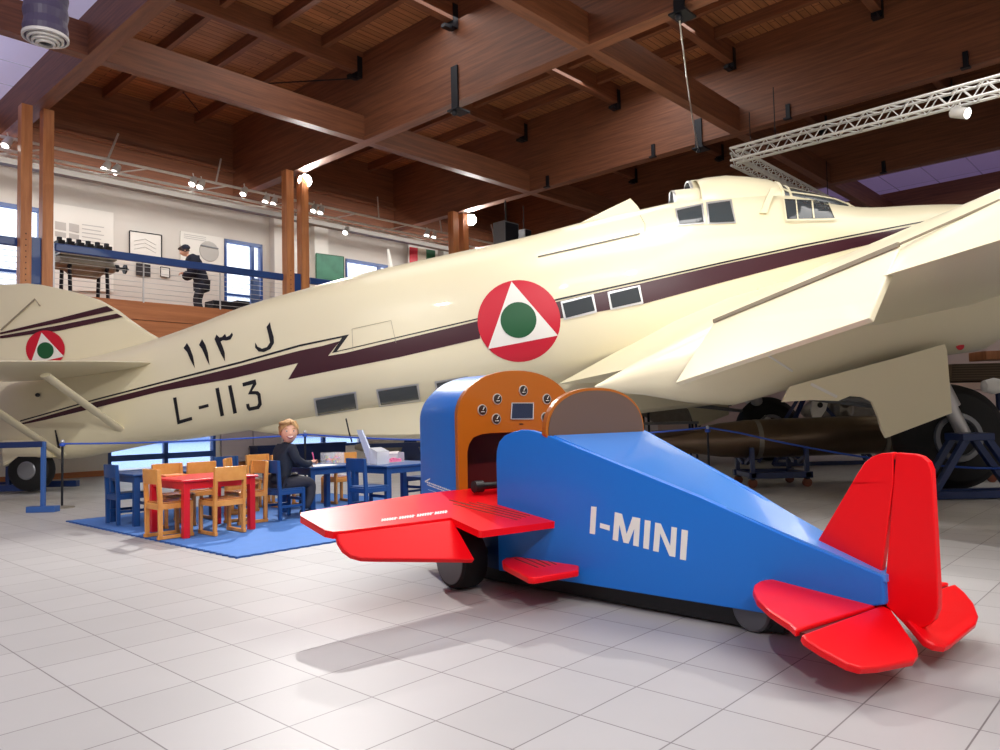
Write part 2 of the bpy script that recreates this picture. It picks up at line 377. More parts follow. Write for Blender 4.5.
# steel straps and the cable hanging between two of them
def strap(p0, z0, z1, w=.16):
    a, b, _ = p0
    s = MB().bab(a - w / 2, a + w / 2, b - .14, b - .1, z0, z1); s.bab(a - w / 2 - .05, a + w / 2 + .05, b - .2, b + .12, z0 - .03, z0); return s
for nm, (a, b), z0, z1, lb in (('beam_strap', (9.41, 9.33), 6.4, 7.18, 'black steel strap with a hook on the second main beam, left of centre'),
                           ('beam_strap', (5.0, 9.33), 6.45, 7.0, 'black steel strap at the top edge holding the upper end of the cable'),
                           ('beam_strap', (7.42, 14.4), 6.45, 7.05, 'black steel strap on the third main beam at the lower end of the cable')):
    o = strap((a, b, 0), z0, z1); o.ball(W(a, b - .14, z0 - .07), .05)
    tag(o.build(nm, M_bracket, bevel=.004), lb, 'bracket', 'steel straps on the roof beams')
pa, pb = W(5.0, 9.2, 6.38), W(7.42, 14.25, 6.42)
cb = MB(); n = 14
cb.tube([pa.lerp(pb, i / n) - Z * (.25 * math.sin(PI * i / n)) for i in range(n + 1)], .012, 6)
tag(cb.build('hanging_cable', M_silver, smooth=True), 'thin steel cable slung between two beam straps near the ceiling', 'cable')
# tie rods
for p, q, lb in (((362, 78), (258, 84), 'thin black tie rod running left from a beam hanger'), ((183, 92), (200, 113), 'short black brace rod in the roof bay nearest the left wall')):
    if p == (362, 78): P0, P1 = UB(*p, 9.15), UZ(*q, 8.1)
    else: P0, P1 = UZ(*p, 8.1), UZ(*q, 8.1)
    tag(MB().tube([P0, P1], .014, 6).build('tie_rod', M_bracket), lb, 'rod')

# gallery
struct(slab('trim_gallery_deck', 14.9, 18.25, B0, B1, 3.08, 3.33, M_fascia))
struct(local_mesh('trim_gallery_fascia', MB().bab(14.8, 14.9, B0, B1, 3.0, 3.35).bab(14.83, 14.9, B0, B1, 2.68, 2.99), M_fascia, YB))
mb = MB()
for k in range(4): mb.bab(14.85 + k * .05, 14.92 + k * .05, B0, B1, 2.62 - k * .07, 2.66 - k * .07)
struct(local_mesh('trim_gallery_slats', mb, M_maroon, YB))
for (b0, b1, w, lb) in ((3.93, 4.265, .17, 'leftmost pair of wooden posts with a navy plate between them'), (9.05, 9.43, .18, 'middle pair of wooden posts carrying the left floodlight'), (14.12, 14.5, .2, 'far pair of wooden posts carrying the right floodlight')):
    r = thing('wooden_post_pair', W(14.72, b0, 2.62), lb, 'post', 'pairs of posts along the gallery')
    for b in (b0, b1):
        p = local_mesh('post', MB().bab(14.6, 14.8, b, b + w, 2.62, 6.55), M_post, 0, None); del p['kind']; p.parent = r; p.location = -r.location
    MB().bab(14.66, 14.76, b0 + w, b1, 3.15, 4.27).build('steel_plate', M_rail, r, label='navy steel plate between the posts')
    for k in range(9): MB().ball(W(14.6, b0 + w * .5, 3.5 + k * .1), .012, 6).build('bolt', M_bracket, r)
for (b0, b1, lb) in ((-2.5, 4.0, 'gallery railing left of the first post pair'), (4.51, 9.15, 'gallery railing with horizontal wires in front of the engine and visitor'), (9.73, 14.3, 'gallery railing in front of the green painting'), (14.9, 24, 'gallery railing beyond the far post pair')):
    r = thing('gallery_railing', W(14.85, (b0 + b1) / 2, 3.35), lb, 'railing', 'gallery railings')
    MB().bab(14.76, 14.84, b0, b1, 4.10, 4.25).build('handrail', M_rail, r, bevel=.02)
    for k in range(7): MB().tube([W(14.8, b0, 3.42 + k * .1), W(14.8, b1, 3.42 + k * .1)], .006, 5).build('wire', M_silver, r)
    nb = max(2, int((b1 - b0) / 1.5))
    for k in range(nb + 1):
        b = b0 + (b1 - b0) * k / nb
        MB().bab(14.79, 14.81, b - .012, b + .012, 3.33, 4.15).build('baluster', M_silver, r)
# white pilasters on the gallery wall
for b0, b1 in ((10.75, 11.45), (12.0, 12.45), (16.9, 17.5)):
    trim(MB().bab(17.95, 18.2, b0, b1, 3.33, 6.6), M_wallw)
# lighting track along the gallery
r = thing('gallery_light_track', W(15.4, 9, 5.85), 'long white lattice lighting track running above the gallery', 'lighting track')
for z, a in ((5.86, 15.5), (5.86, 15.2), (6.14, 15.35)):
    MB().tube([W(a, -3, z), W(a, 24, z)], .03, 8).build('chord', M_trussw, r, smooth=True)
for k in range(16):
    b = -3 + k * 1.7
    MB().bar(W(15.5, b, 5.86), W(15.35, b + .9, 6.14), .022).build('brace', M_trussw, r)
for k in range(11): MB().bar(W(15.35, -1 + k * 2.2, 6.14), W(15.9, -.6 + k * 2.2, 6.9), .03).build('hanger', M_trussw, r)
struct(local_mesh('trim_wall_duct', MB().bab(17.0, 17.2, B0, B1, 6.18, 6.3), mat('duct_grey', rgb(128, 122, 116), .6), YB))
def spotlight(px, py, a, aim, lb, big=1.0):
    p = UA(px, py, a)
    r = thing('track_spotlight', p, lb, 'spotlight', 'track spotlights above the gallery')
    d = (aim - p).normalized()
    s = .075 * big
    MB().lathe([(s * .7, -1.6 * s), (s * .8, -1.4 * s), (s, 0), (s * 1.05, s)], p, d, 14).build('spot_head', M_trussw, r, smooth=True)
    MB().lathe([(s * .8, s * 1.01), (.001, s * 1.02)], p, d, 14).build('spot_lens', M_lamps, r)
    MB().tube([p - d * s, p + Z * s * 2.5], .012, 6).build('spot_bracket', M_trussw, r)
for px, py, w in ((7, 143, 'first spotlight of the gallery track, at the left picture edge'), (106, 167, 'left lamp of the spotlight pair above the white information board'), (116, 170, 'right lamp of the spotlight pair above the white information board'),
                  (193, 182, 'left lamp of the spotlight pair above the standing visitor'), (201, 185, 'right lamp of the spotlight pair above the standing visitor'), (244, 192, 'single track spotlight above the gallery window'), (266, 200, 'left lamp of the spotlight pair before the middle posts'),
                  (274, 202, 'right lamp of the spotlight pair before the middle posts'), (314, 209, 'left lamp of the spotlight pair just right of the middle posts'), (321, 211, 'right lamp of the spotlight pair just right of the middle posts'),
                  (346, 231, 'low hanging spotlight above the green painting'), (427, 234, 'left lamp of the spotlight pair above the striped flag panel'), (434, 236, 'right lamp of the spotlight pair above the striped flag panel')):
    q = UA(px, py, 15.3); spotlight(px, py, 15.3, W(14.9, q.dot(B) - .8, 4.6), w)
# floodlights on the posts
for p, lb in ((FL1, 'bright floodlight clamped to the middle pair of posts'), (FL2, 'bright floodlight clamped to the far pair of posts')):
    r = thing('floodlight', p, lb, 'floodlight', 'floodlights on the gallery posts')
    d = (W(2.5, 3, .5) - p).normalized()
    MB().lathe([(.09, -.3), (.12, -.28), (.16, -.02), (.17, .0), (.15, .0), (.15, -.03)], p, d, 18).build('flood_housing', M_bracket, r, smooth=True)
    MB().lathe([(.145, -.022), (.001, -.02)], p, d, 18).build('flood_glass', mat('flood_glow', (1, 1, 1, 1), .5, emis=(1, .96, .9, 1), estr=120), r)
    MB().bar(p - d * .1, p - d * .1 + A * .25, .03).build('flood_clamp', M_bracket, r)
# grey speaker cabinet and small projector beyond the far posts
def hung_box(px, py, a, w, h, d, name, lb, cat, m):
    p = UA(px, py, a); r = thing(name, p, lb, cat)
    MB().box(p, (d, w, h), A, B, Z).build('housing', m, r, bevel=.01)
    MB().box(p - A * (d / 2 + .005) , (.01, w * .86, h * .86), A, B, Z).build('grille', M_bracket, r)
    MB().bar(p + Z * h / 2, Vector((p.x, p.y, 6.55)), .03).build('drop_rod', M_bracket, r)
hung_box(506, 234, 13.0, .55, .55, .4, 'loudspeaker_cabinet', 'grey box loudspeaker hung beside the right floodlight', 'loudspeaker', M_grey)
hung_box(524, 236, 13.0, .26, .3, .3, 'small_projector', 'small dark projector just right of the grey loudspeaker', 'projector', M_grey)
# ribbed air nozzle hanging near the camera at top left
NP = UZ(45.5, 38, 5.0)
r = thing('ribbed_air_duct', NP, 'dark ribbed cylindrical air duct with white ringed outlet at the ceiling', 'air duct')
nd = (UZ(45, 0, 6.6) - NP).length
rad = 16.5 / 764 * (NP - Vector((0, 0, 1))).length
prof = []
for k in range(40): prof += [(rad * (1.0 if k % 2 else .93), k * .085)]
MB().lathe([(rad * .97, 0)] + prof + [(rad * .5, 3.35)], NP, Z, 32).build('duct_body', mat('duct_dark', rgb(74, 66, 92), .5), r, smooth=False)
for k, (q, z) in enumerate(((1.02, 0), (.8, -.02), (.6, -.04), (.42, -.06))):
    MB().lathe([(rad * q, z + .02), (rad * q, z - .01), (rad * (q - .1), z - .015), (rad * (q - .12), z + .02)], NP, Z, 32, cap=False).build('outlet_ring', M_trussw, r, smooth=True)
MB().lathe([(rad * .3, -.05), (.001, -.07)], NP, Z, 24).build('outlet_core', M_dark, r)
# white lattice trusses hung at the right
def truss(name, p, q, lb, w=.22, n=26):
    r = thing(name, (p + q) / 2, lb, 'truss', 'white ceiling trusses'); d = (q - p).normalized(); s = d.cross(Z).normalized()
    offs = [s * w / 2 + Z * w / 2, -s * w / 2 + Z * w / 2, s * w / 2 - Z * w / 2, -s * w / 2 - Z * w / 2]
    for o_ in offs: MB().tube([p + o_, q + o_], .024, 8).build('chord', M_trussw, r, smooth=True)
    mb = MB(); L = (q - p).length
    for f in ((0, 2), (1, 3), (0, 1), (2, 3)):
        for k in range(n):
            t0, t1 = p + d * (L * k / n), p + d * (L * (k + 1) / n)
            mb.bar(t0 + offs[f[k % 2]], t1 + offs[f[(k + 1) % 2]], .014)
    mb.build('lattice', M_trussw, r)
    for t in (.12, .9):
        c = p.lerp(q, t); MB().tube([c + Z * w / 2, Vector((c.x, c.y, 6.56))], .008, 6).build('suspension_wire', M_bracket, r)
    return r
C0 = UZ(733, 156, 5.55)
truss('lattice_truss', C0, C0 - A * 6.5, 'white lattice truss crossing the upper right with one spotlight', n=40)
truss('lattice_truss', C0 + B * .15, C0 + B * 5.2, 'white lattice truss running back above the cockpit', n=30)
sp_ = C0 - A * ((UZ(960, 113, 5.3) - C0).dot(-A)) - Z * .25
r = thing('truss_spotlight', sp_, 'white spotlight hanging under the upper right truss', 'spotlight')
d = (-A * .8 - B * .3 - Z * .35).normalized()
MB().lathe([(.05, -.14), (.075, -.12), (.085, .1), (.09, .12)], sp_, d, 16).build('spot_head', M_trussw, r, smooth=True)
MB().lathe([(.07, .121), (.001, .122)], sp_, d, 16).build('spot_lens', M_lamps, r)
MB().tube([sp_, sp_ + Z * .16], .02, 8).build('spot_bracket', M_trussw, r)

# ------------------------------------------------------------------ the trimotor aircraft
YC = 11.9
ST = [(-8.3, 1.55, .85, .06), (-7.9, 1.72, .74, .16), (-7.4, 1.86, .62, .28), (-6.7, 2.0, .50, .41), (-6.0, 2.14, .60, .53), (-5.4, 2.29, .70, .61), (-4.6, 2.54, .79, .70),
      (-3.9, 2.79, .88, .77), (-3.1, 3.00, .98, .84), (-2.1, 3.24, 1.10, .92), (-.74, 3.51, 1.22, .98), (.05, 3.66, 1.32, 1.02), (.7, 3.80, 1.40, 1.05),
      (1.24, 3.93, 1.45, 1.07), (2.25, 4.13, 1.52, 1.08), (2.83, 4.24, 1.58, 1.08), (3.6, 4.32, 1.68, 1.06), (4.4, 4.30, 1.8, 1.02), (5.0, 4.16, 1.9, .98), (5.6, 4.08, 2.0, .92),
      (6.45, 4.10, 2.12, .86), (7.1, 4.10, 2.2, .80), (7.6, 4.05, 2.35, .74), (8.1, 4.0, 2.5, .66)]
EXP = 2.9
def prof(x):
    if x <= ST[0][0]: return ST[0][1:]
    for i in range(len(ST) - 1):
        if x <= ST[i + 1][0]:
            p0, p1, p2, p3 = ST[max(i - 1, 0)], ST[i], ST[i + 1], ST[min(i + 2, len(ST) - 1)]
            t = (x - p1[0]) / (p2[0] - p1[0]); out = []
            for k in (1, 2, 3):
                m1 = (p2[k] - p0[k]) / (p2[0] - p0[0]) * (p2[0] - p1[0]); m2 = (p3[k] - p1[k]) / (p3[0] - p1[0]) * (p2[0] - p1[0])
                out.append((2 * t ** 3 - 3 * t * t + 1) * p1[k] + (t ** 3 - 2 * t * t + t) * m1 + (-2 * t ** 3 + 3 * t * t) * p2[k] + (t ** 3 - t * t) * m2)
            return out
    return ST[-1][1:]
def side_y(x, z, off=0.0):
    zt, zb, w = prof(x); zc, h = (zt + zb) / 2, (zt - zb) / 2
    t = min(.97, abs(z - zc) / h); return YC - w * (1 - t ** EXP) ** (1 / EXP) - off
def hit(px, py, off=0.0):
    y = YC - .8
    for _ in range(12):
        p = UY(px, py, y); y = .5 * y + .5 * side_y(p.x, p.z)
    return UY(px, py, y - off)
plane = thing('trimotor_airplane', (0, YC, 0), 'large cream trimotor airplane with maroon stripe and red white green roundels', 'airplane')
rings = []
nx = 90
for i in range(nx + 1):
    x = ST[0][0] + (ST[-1][0] - ST[0][0]) * i / nx; zt, zb, w = prof(x); zc, h = (zt + zb) / 2, (zt - zb) / 2; ring = []
    for k in range(96):
        t = 2 * PI * k / 96; c, s_ = math.cos(t), math.sin(t)
        ring.append(Vector((x, YC + w * math.copysign(abs(c) ** (2 / EXP), c), zc + h * math.copysign(abs(s_) ** (2 / EXP), s_))))
    rings.append(ring)
fus = MB().loft(rings).build('fuselage', M_cream, plane, smooth=True)
def decal(name, polys, m, parent=plane, off=.006, label=None, fn=hit, step=8.0):
    """painted marking that follows the fuselage side; polygons are cut fine and laid onto the skin"""
    bm = bmesh.new()
    for poly in polys:
        vs = [bm.verts.new((p[0], p[1], 0)) for p in poly]
        tri = tessellate_polygon([[Vector((p[0], p[1], 0)) for p in poly]])
        for t in tri:
            try: bm.faces.new([vs[i] for i in t])
            except Exception: pass
    for _ in range(5):
        es = [e for e in bm.edges if e.calc_length() > step]
        if not es: break
        bmesh.ops.subdivide_edges(bm, edges=es, cuts=1, use_grid_fill=False)
        bmesh.ops.triangulate(bm, faces=bm.faces)
    mb = MB(); bm.verts.index_update(); mb.v = [fn(v.co.x, v.co.y, off) for v in bm.verts]
    mb.f = [tuple(v.index for v in f.verts) for f in bm.faces]; mb.mi = [0] * len(mb.f); bm.free()
    return mb.build(name, m, parent, label=label)
def circ(cx, cy, rx, ry, rot=0, n=40, a0=0, a1=2 * PI):
    return [(cx + rx * math.cos(t) * math.cos(rot) - ry * math.sin(t) * math.sin(rot), cy + rx * math.cos(t) * math.sin(rot) + ry * math.sin(t) * math.cos(rot)) for t in [a0 + (a1 - a0) * k / n for k in range(n)]]
# stripe: thin black line, cream gap, maroon band with the two lightning steps
decal('maroon_stripe', [[(20, 423.5), (95, 402), (160, 385.6), (240, 366), (300, 350.5), (322, 346), (340, 341), (328, 356), (345, 353), (480, 320.5), (480, 338.5), (400, 357), (330, 371), (288, 379.5), (298, 363), (230, 379), (160, 391.5), (95, 408), (45, 420), (20, 425)]], M_maroon, label='maroon lightning stripe along the side')
decal('maroon_stripe', [[(542, 305.5), (560, 301), (640, 283.5), (720, 265), (800, 248), (850, 238), (905, 227.5), (945, 220), (945, 228), (905, 236), (850, 249), (800, 262), (720, 283), (643, 304), (560, 318.5), (544, 321.5)]], M_maroon, label='maroon stripe of the nose half')
decal('pinstripe', [[(20, 420.5), (95, 399), (160, 382), (240, 361.5), (300, 344.5), (349, 334.5), (337, 351), (480, 317.6), (480, 318.9), (332, 353), (342, 337.5), (300, 346.5), (240, 363.5), (160, 383.7), (95, 400.4), (20, 421.7)]], M_ink, label='thin black line above the stripe')
decal('pinstripe', [[(540, 303), (560, 298), (640, 280.3), (720, 262.3), (800, 245), (905, 224.5), (945, 217), (945, 218), (905, 225.6), (800, 246.6), (720, 264), (640, 282), (560, 299.8), (540, 304.5)]], M_ink, label='thin black line above the nose stripe')
# big roundel and tail roundel
def roundel(cx, cy, rx, ry, tri, gc, gr, fn=hit, lb=''):
    ro_ = decal('roundel', [circ(cx, cy, rx, ry, n=48)], M_redp, off=.009, fn=fn, label=lb, step=6)
    decal('roundel_triangle', [tri], M_whitep, parent=ro_, off=.013, fn=fn, step=6, label='white triangle')
    decal('roundel_centre', [circ(gc[0], gc[1], gr[0], gr[1], n=32)], M_greenp, parent=ro_, off=.017, fn=fn, step=6, label='green disc')
roundel(519, 321, 41.5, 41, [(511.5, 281.5), (558, 335.5), (488, 349)], (518.5, 320), (18, 18), lb='big red roundel with white triangle and green disc')
# cabin windows low on the side and in the stripe
def pane(name, q, grow, m1=M_silver, m2=M_smoke, parent=plane, fn=hit, lb=None):
    cx = sum(p[0] for p in q) / 4; cy = sum(p[1] for p in q) / 4
    f = decal(name, [q], m1, parent=parent, off=.015, fn=fn, label=lb, step=4)
    inner = [(p[0] + math.copysign(grow, cx - p[0]), p[1] + math.copysign(grow, cy - p[1])) for p in q]
    decal('pane', [inner], m2, parent=f, off=.028, fn=fn, step=3.5); return f
M_paneb = mat('dark_pane', rgb(62, 68, 72), .08, coat=.5)
for q in ([(313.5, 398.5), (356, 391.5), (358.5, 410.5), (316, 417.5)], [(376, 389.5), (418.5, 383.5), (421, 401.5), (379, 407.5)], [(434.5, 381.5), (468, 376), (470, 392), (437, 399)],
          [(560.5, 301.5), (593.5, 294), (597, 312.5), (564, 320)], [(607.5, 292), (640, 285), (643.5, 303.5), (610.5, 310)]):
    pane('cabin_window', q, 2.0, m2=M_paneb)
# cockpit glazing
for q in ([(675, 208.5), (703, 203), (705.5, 223.5), (677.5, 225.5)], [(706, 202), (731.5, 199), (736.5, 223), (708, 224)]):
    pane('gunner_window', q, 1.8, m2=M_paneb)
# writing: arabic numerals and letter, L-113
INK = [[(183.5, 348), (187, 343), (190, 348), (193, 356), (195, 368.5), (190.5, 360), (187, 352)],
       [(199, 345), (202, 339), (205.5, 345), (208, 353), (209.5, 365.5), (205.5, 357), (202, 349)],
       [(214.5, 339), (216.5, 334.5), (219.5, 337.5), (222, 337), (225, 333.8), (226.5, 337), (229.5, 335.5), (232, 332.5), (233, 335), (230.5, 339.5), (226.5, 340.5), (223, 340.2), (220.5, 341.5), (222.5, 346), (224.8, 353), (225, 361.5), (221, 354), (217, 345)],
       [(266.5, 327), (270, 322), (271, 328), (273.7, 337), (274, 343), (270.5, 349), (264, 352), (258.5, 351.5), (255, 347.5), (255.3, 342.5), (257.5, 346.5), (262, 348.7), (267, 347), (270, 342.5), (268.5, 335)]]
decal('arabic_registration', INK, M_ink, step=3, off=.008)
L113 = [[(173, 397.8), (176.3, 397.2), (179.8, 420.2), (191.8, 416.8), (192.3, 420), (177.5, 424.5)],
        [(198.5, 406.3), (208.2, 403.9), (208.8, 406.8), (199, 409.3)],
        [(215.3, 388.5), (218.8, 387.6), (224.2, 415.5), (220.5, 416.4)], [(228, 385.8), (231.5, 385), (237, 413), (233.4, 413.9)],
        [(242.3, 383), (255.5, 379.3), (256.5, 384), (252, 391), (258, 391.2), (260.5, 393.8), (261.8, 404.5), (259, 409), (249, 411), (246.8, 408.3), (246, 404.3), (249, 403.6), (250, 407.3), (257, 405.8), (258.3, 403), (257.3, 395.5), (255.5, 394.2), (248, 394.4), (252.8, 384.2), (243, 386.6)]]
decal('latin_registration', L113, M_ink, step=3, off=.008)
# seams and hatches on the side
def line(pts, w=.5):
    out = []
    for a, b in zip(pts, pts[1:]):
        d = Vector((b[0] - a[0], b[1] - a[1])).normalized(); n = Vector((-d.y, d.x)) * w / 2
        out.append([(a[0] + n.x, a[1] + n.y), (b[0] + n.x, b[1] + n.y), (b[0] - n.x, b[1] - n.y), (a[0] - n.x, a[1] - n.y)])
    return out
decal('panel_seams', line([(352, 329), (391, 320.5), (396, 343)], .4) + line([(352, 329), (353, 350)], .4) + line([(538, 256.5), (640, 233.5)], .9) + line([(640, 215), (645, 224), (645, 232)], .5), M_creamd, off=.01)
decal('gunner_slot', line([(538, 256.6), (575, 248.5), (639, 233.8)], .8), M_ink, off=.014)
decal('side_vent', [[(754, 291), (758, 289), (766, 289.5), (764, 292.5), (752, 297.5), (749, 298)]], M_ink, off=.02)
# spine hatch in front of the gun and the dorsal hump with its openings
def cpt(px, py, y=YC): return UY(px, py, y)
sh = [cpt(574, 230), cpt(600, 217), cpt(627, 204), cpt(633.5, 211), cpt(637, 216), cpt(600, 226)]
MB().prism([p + Vector((0, -.32, 0)) for p in sh], (0, .64, 0)).build('spine_hatch', M_cream, plane, bevel=.05, seg=3)
hump = []
for px, py, zb, w in ((672, 205.5, .28, .4), (684, 187, .42, .62), (690, 184, .6, .68), (700, 181.5, .7, .72), (720, 179.3, .75, .74), (742, 180.5, .75, .72), (760, 183, .65, .68), (776, 190, .5, .62), (800, 198, .45, .56), (838, 207, .4, .44), (856, 212, .3, .3)):
    p = cpt(px, py); x, zt = p.x, p.z; zb = prof(x)[0] - zb * .6
    hump.append([Vector((x, YC + w * math.copysign(abs(math.cos(t)) ** .8, math.cos(t)), zb + (zt - zb) * abs(math.sin(t)) ** .8)) for t in [PI * k / 20 for k in range(21)]])
MB().loft(hump[2:8], cap=False, closed=False).build('dorsal_hump', M_cream, plane, smooth=True)
# open rear ends of the hump: dark throat with a light rim
for (px, py, r_, dz, dy) in ((672, 203, .17, 0, -.35), (688, 198, .24, 0, 0)):
    c = cpt(px, py, YC + dy)
    o = MB().lathe([(r_, .002), (r_ * 1.12, .05), (r_ * 1.2, .5), (r_ * .2, 1.2)], c, (1, 0, .05), 24).build('gun_fairing', M_cream, plane, smooth=True)
    MB().lathe([(r_ * 1.0, -.004), (.001, -.004)], c, (1, 0, .05), 24).build('fairing_throat', M_dark, o)
    MB().lathe([(r_ * 1.0, -.01), (r_ * 1.1, -.01), (r_ * 1.1, .03), (r_ * 1.0, .03)], c, (1, 0, .05), 24, cap=False).build('fairing_rim', M_silver, o)
# windscreen glasshouse
gl = []
for px, py, w, drop in ((768, 187, .66, .62), (776, 190.5, .64, .6), (800, 196, .6, .45), (822, 200, .52, .36), (838, 207, .42, .2), (850, 212, .3, .08)):
    p = cpt(px, py); x, zt = p.x, p.z
    gl.append([Vector((x, YC + w * math.copysign(abs(math.cos(t)) ** .7, math.cos(t)), zt - drop + drop * abs(math.sin(t)) ** .7)) for t in [PI * k / 20 for k in range(21)]])
MB().loft(gl, cap=False, closed=False).build('windscreen', M_smoke, plane, smooth=True)
mb = MB()
for ring in (gl[0], gl[1], gl[4], gl[5]): mb.tube(ring, .022, 6)
for k in (4, 8, 12, 16): mb.tube([r_[k] for r_ in gl], .014, 6)
mb.build('windscreen_frame', M_cream, plane, smooth=True)
def hpt(px, py, off=0): return UY(px, py, YC - .7 - off)
decal('cockpit_side_window', [[(784, 199), (812, 199), (827, 200.5), (835, 218), (787, 219)]], M_paneb, off=.03, step=4)
decal('cockpit_window_frame', line([(783.5, 198), (828, 199.8), (836, 219), (786.5, 220), (783.5, 198)], 1.6) + line([(796, 199), (798, 219)], 1.2) + line([(812, 199), (814, 218)], 1.6), M_cream, off=.045, step=4)
MB().prism([cpt(760, 213, YC - .98), cpt(771, 188, YC - .8), cpt(776, 188, YC - .8), cpt(767, 213, YC - .98)], (0, .05, 0)).build('windscreen_post', M_cream, plane)
# centre engine cowling in front of the nose
mb = MB().lathe([(.55, -.25), (.86, .0), (.95, .35), (.96, 1.0), (.85, 1.3)], (8.1, YC, 3.22), (1, 0, .12), 32)
ce = mb.build('nose_cowling', M_cream, plane, smooth=True)
MB().lathe([(.872, .0), (.9, .08), (.89, .1), (.6, .0)], (8.05, YC, 3.22), (1, 0, .12), 32).build('exhaust_ring', M_ink, ce, smooth=True)

MB().loft([[c + Vector((r_ * math.cos(2 * PI * k / 10), .4 * r_ * math.sin(2 * PI * k / 10), 0)) for k in range(10)] for c, r_ in ((UY(392, 276, YC), .05), (UY(388, 249, YC), .02))]).build('antenna_mast', M_whitep, plane, smooth=True)
# ventral gondola
gd = []
for x, zb, w in ((-4.1, .92, .1), (-3.6, .83, .3), (-3.0, .77, .42), (-2.3, .72, .46), (-1.4, .70, .5), (-.4, .74, .5), (.8, .86, .48), (2.2, 1.0, .4), (3.3, 1.1, .3)):
    zt = prof(x)[1] + .25
    gd.append([Vector((x, YC - w, zt)), Vector((x, YC - w, (zt + zb) / 2)), Vector((x, YC - w * .85, zb + .06)), Vector((x, YC - w * .6, zb)), Vector((x, YC + w * .6, zb)), Vector((x, YC + w * .85, zb + .06)), Vector((x, YC + w, (zt + zb) / 2)), Vector((x, YC + w, zt))])
gdo = MB().loft(gd).build('ventral_gondola', M_cream, plane, smooth=True)
MB().tube([UY(346, 418.5, 11.15), UY(349, 432, 11.15), UY(352, 442, 11.2)], .012, 6).build('gondola_cable', M_ink, gdo)

# fin, rudder, tailplanes with struts
def fpt(px, py, off=0): return UY(px, py, YC - .1 - off)
finp = [(-8.0, 3.24), (-7.35, 3.25), (-7.12, 3.22), (-6.9, 3.17), (-6.55, 3.08), (-6.25, 2.97), (-5.98, 2.81), (-5.78, 2.65), (-5.53, 2.47), (-5.24, 2.29), (-5.1, 2.1), (-6.4, 1.8), (-8.0, 1.5)]
MB().prism([Vector((x, YC - .09, z)) for x, z in finp], (0, .18, 0)).build('fin', M_cream, plane, bevel=.05, seg=3)
rud = MB().prism([Vector((x, YC - .08, z)) for x, z in [(-8.04, 3.23), (-8.5, 3.15), (-9.0, 2.7), (-9.2, 2.0), (-9.1, 1.2), (-8.7, .8), (-8.34, .7), (-8.04, 1.0)]], (0, .16, 0)).build('rudder', M_cream, plane, bevel=.03)
MB().prism([Vector((x, YC - .085, z)) for x, z in [(-8.7, 3.0), (-9.0, 2.7), (-9.2, 2.0), (-9.1, 1.2), (-8.7, .85)]], (0, .17, 0)).build('rudder_band', M_redp, rud, label='red band of the rudder')
decal('fin_stripe', [[(0, 332.5), (60, 318), (103, 307), (107, 306), (114, 310.5), (60, 322.5), (0, 334.5)], [(0, 336), (60, 325), (117, 313.5), (123, 317), (60, 330.5), (0, 338.5)]], M_maroon, fn=fpt, off=.006)
roundel(45.3, 349, 19.5, 18.5, [(41.5, 332.5), (64, 356.5), (30.5, 364)], (45.3, 350.5), (8.3, 8.3), fn=fpt, lb='small roundel on the fin')
MB().tube([fpt(1, 330, .02), fpt(35, 299, .03), fpt(40, 306, .02)], .012, 6).build('fin_bracing', M_creamd, plane)
def tailplane(s):
    y0, y1 = YC - s * .35, YC - s * 4.3
    secs = []
    for y, xle, xte, zle, zte, th in ((y0, -5.08, -7.5, 1.93, 1.70, .16), (YC - s * 1.6, -5.45, -7.6, 1.87, 1.70, .13), (YC - s * 3.0, -5.95, -7.7, 1.78, 1.68, .10), (YC - s * 3.9, -6.5, -7.6, 1.72, 1.67, .07), (y1, -7.0, -7.4, 1.69, 1.68, .03)):
        r_ = []
        for k in range(20):
            t = 2 * PI * k / 20; u = (1 + math.cos(t)) / 2
            r_.append(Vector((xte + (xle - xte) * u, y, zte + (zle - zte) * u + math.sin(t) * th / 2 * (u ** .35 if u > 0 else 0))))
        secs.append(r_)
    tp = MB().loft(secs).build('tailplane', M_cream, plane, smooth=True)
    a0, a1 = (UY(45, 375, 9.9), UY(121, 430, 11.42)), (UY(-20, 400, 9.7), UY(62, 455, 11.5))
    for p, q in (a0, a1):
        if s < 0: p, q = Vector((p.x, 2 * YC - p.y, p.z)), Vector((q.x, 2 * YC - q.y, q.z))
        mbs = MB(); d = (q - p).normalized(); n1 = Vector((1, 0, 0)); n1 = (n1 - d * n1.dot(d)).normalized(); n2 = d.cross(n1)
        mbs.loft([[c + n1 * math.cos(2 * PI * k / 12) * .075 + n2 * math.sin(2 * PI * k / 12) * .035 for k in range(12)] for c in (p, q)])
        mbs.build('tailplane_strut', M_cream, plane, smooth=True)
tailplane(1); tailplane(-1)
decal('tail_vent', [[(54.5, 430), (56, 430), (60.5, 448), (57.5, 448)], circ(37.5, 395, 2.6, 2, n=12)], M_ink, off=.02)
# tail wheel
tw = UY(32, 470, 11.7)
tr = MB().lathe([(.1, -.13), (.25, -.13), (.31, -.09), (.33, 0), (.31, .09), (.25, .13), (.1, .13)], tw, (0, 1, 0), 32).build('tail_wheel', M_tyre, plane, smooth=True)
MB().lathe([(.14, -.14), (.12, -.15), (.001, -.15)], tw, (0, 1, 0), 20).build('wheel_hub', M_grey, tr)
MB().prism([UY(2, 468, YC - .32), UY(18, 458, YC - .34), UY(52, 458, YC - .34), UY(36, 440, YC - .34), UY(0, 440, YC - .3)], (0, .64, 0)).build('tail_wheel_fairing', M_cream, plane, bevel=.04)

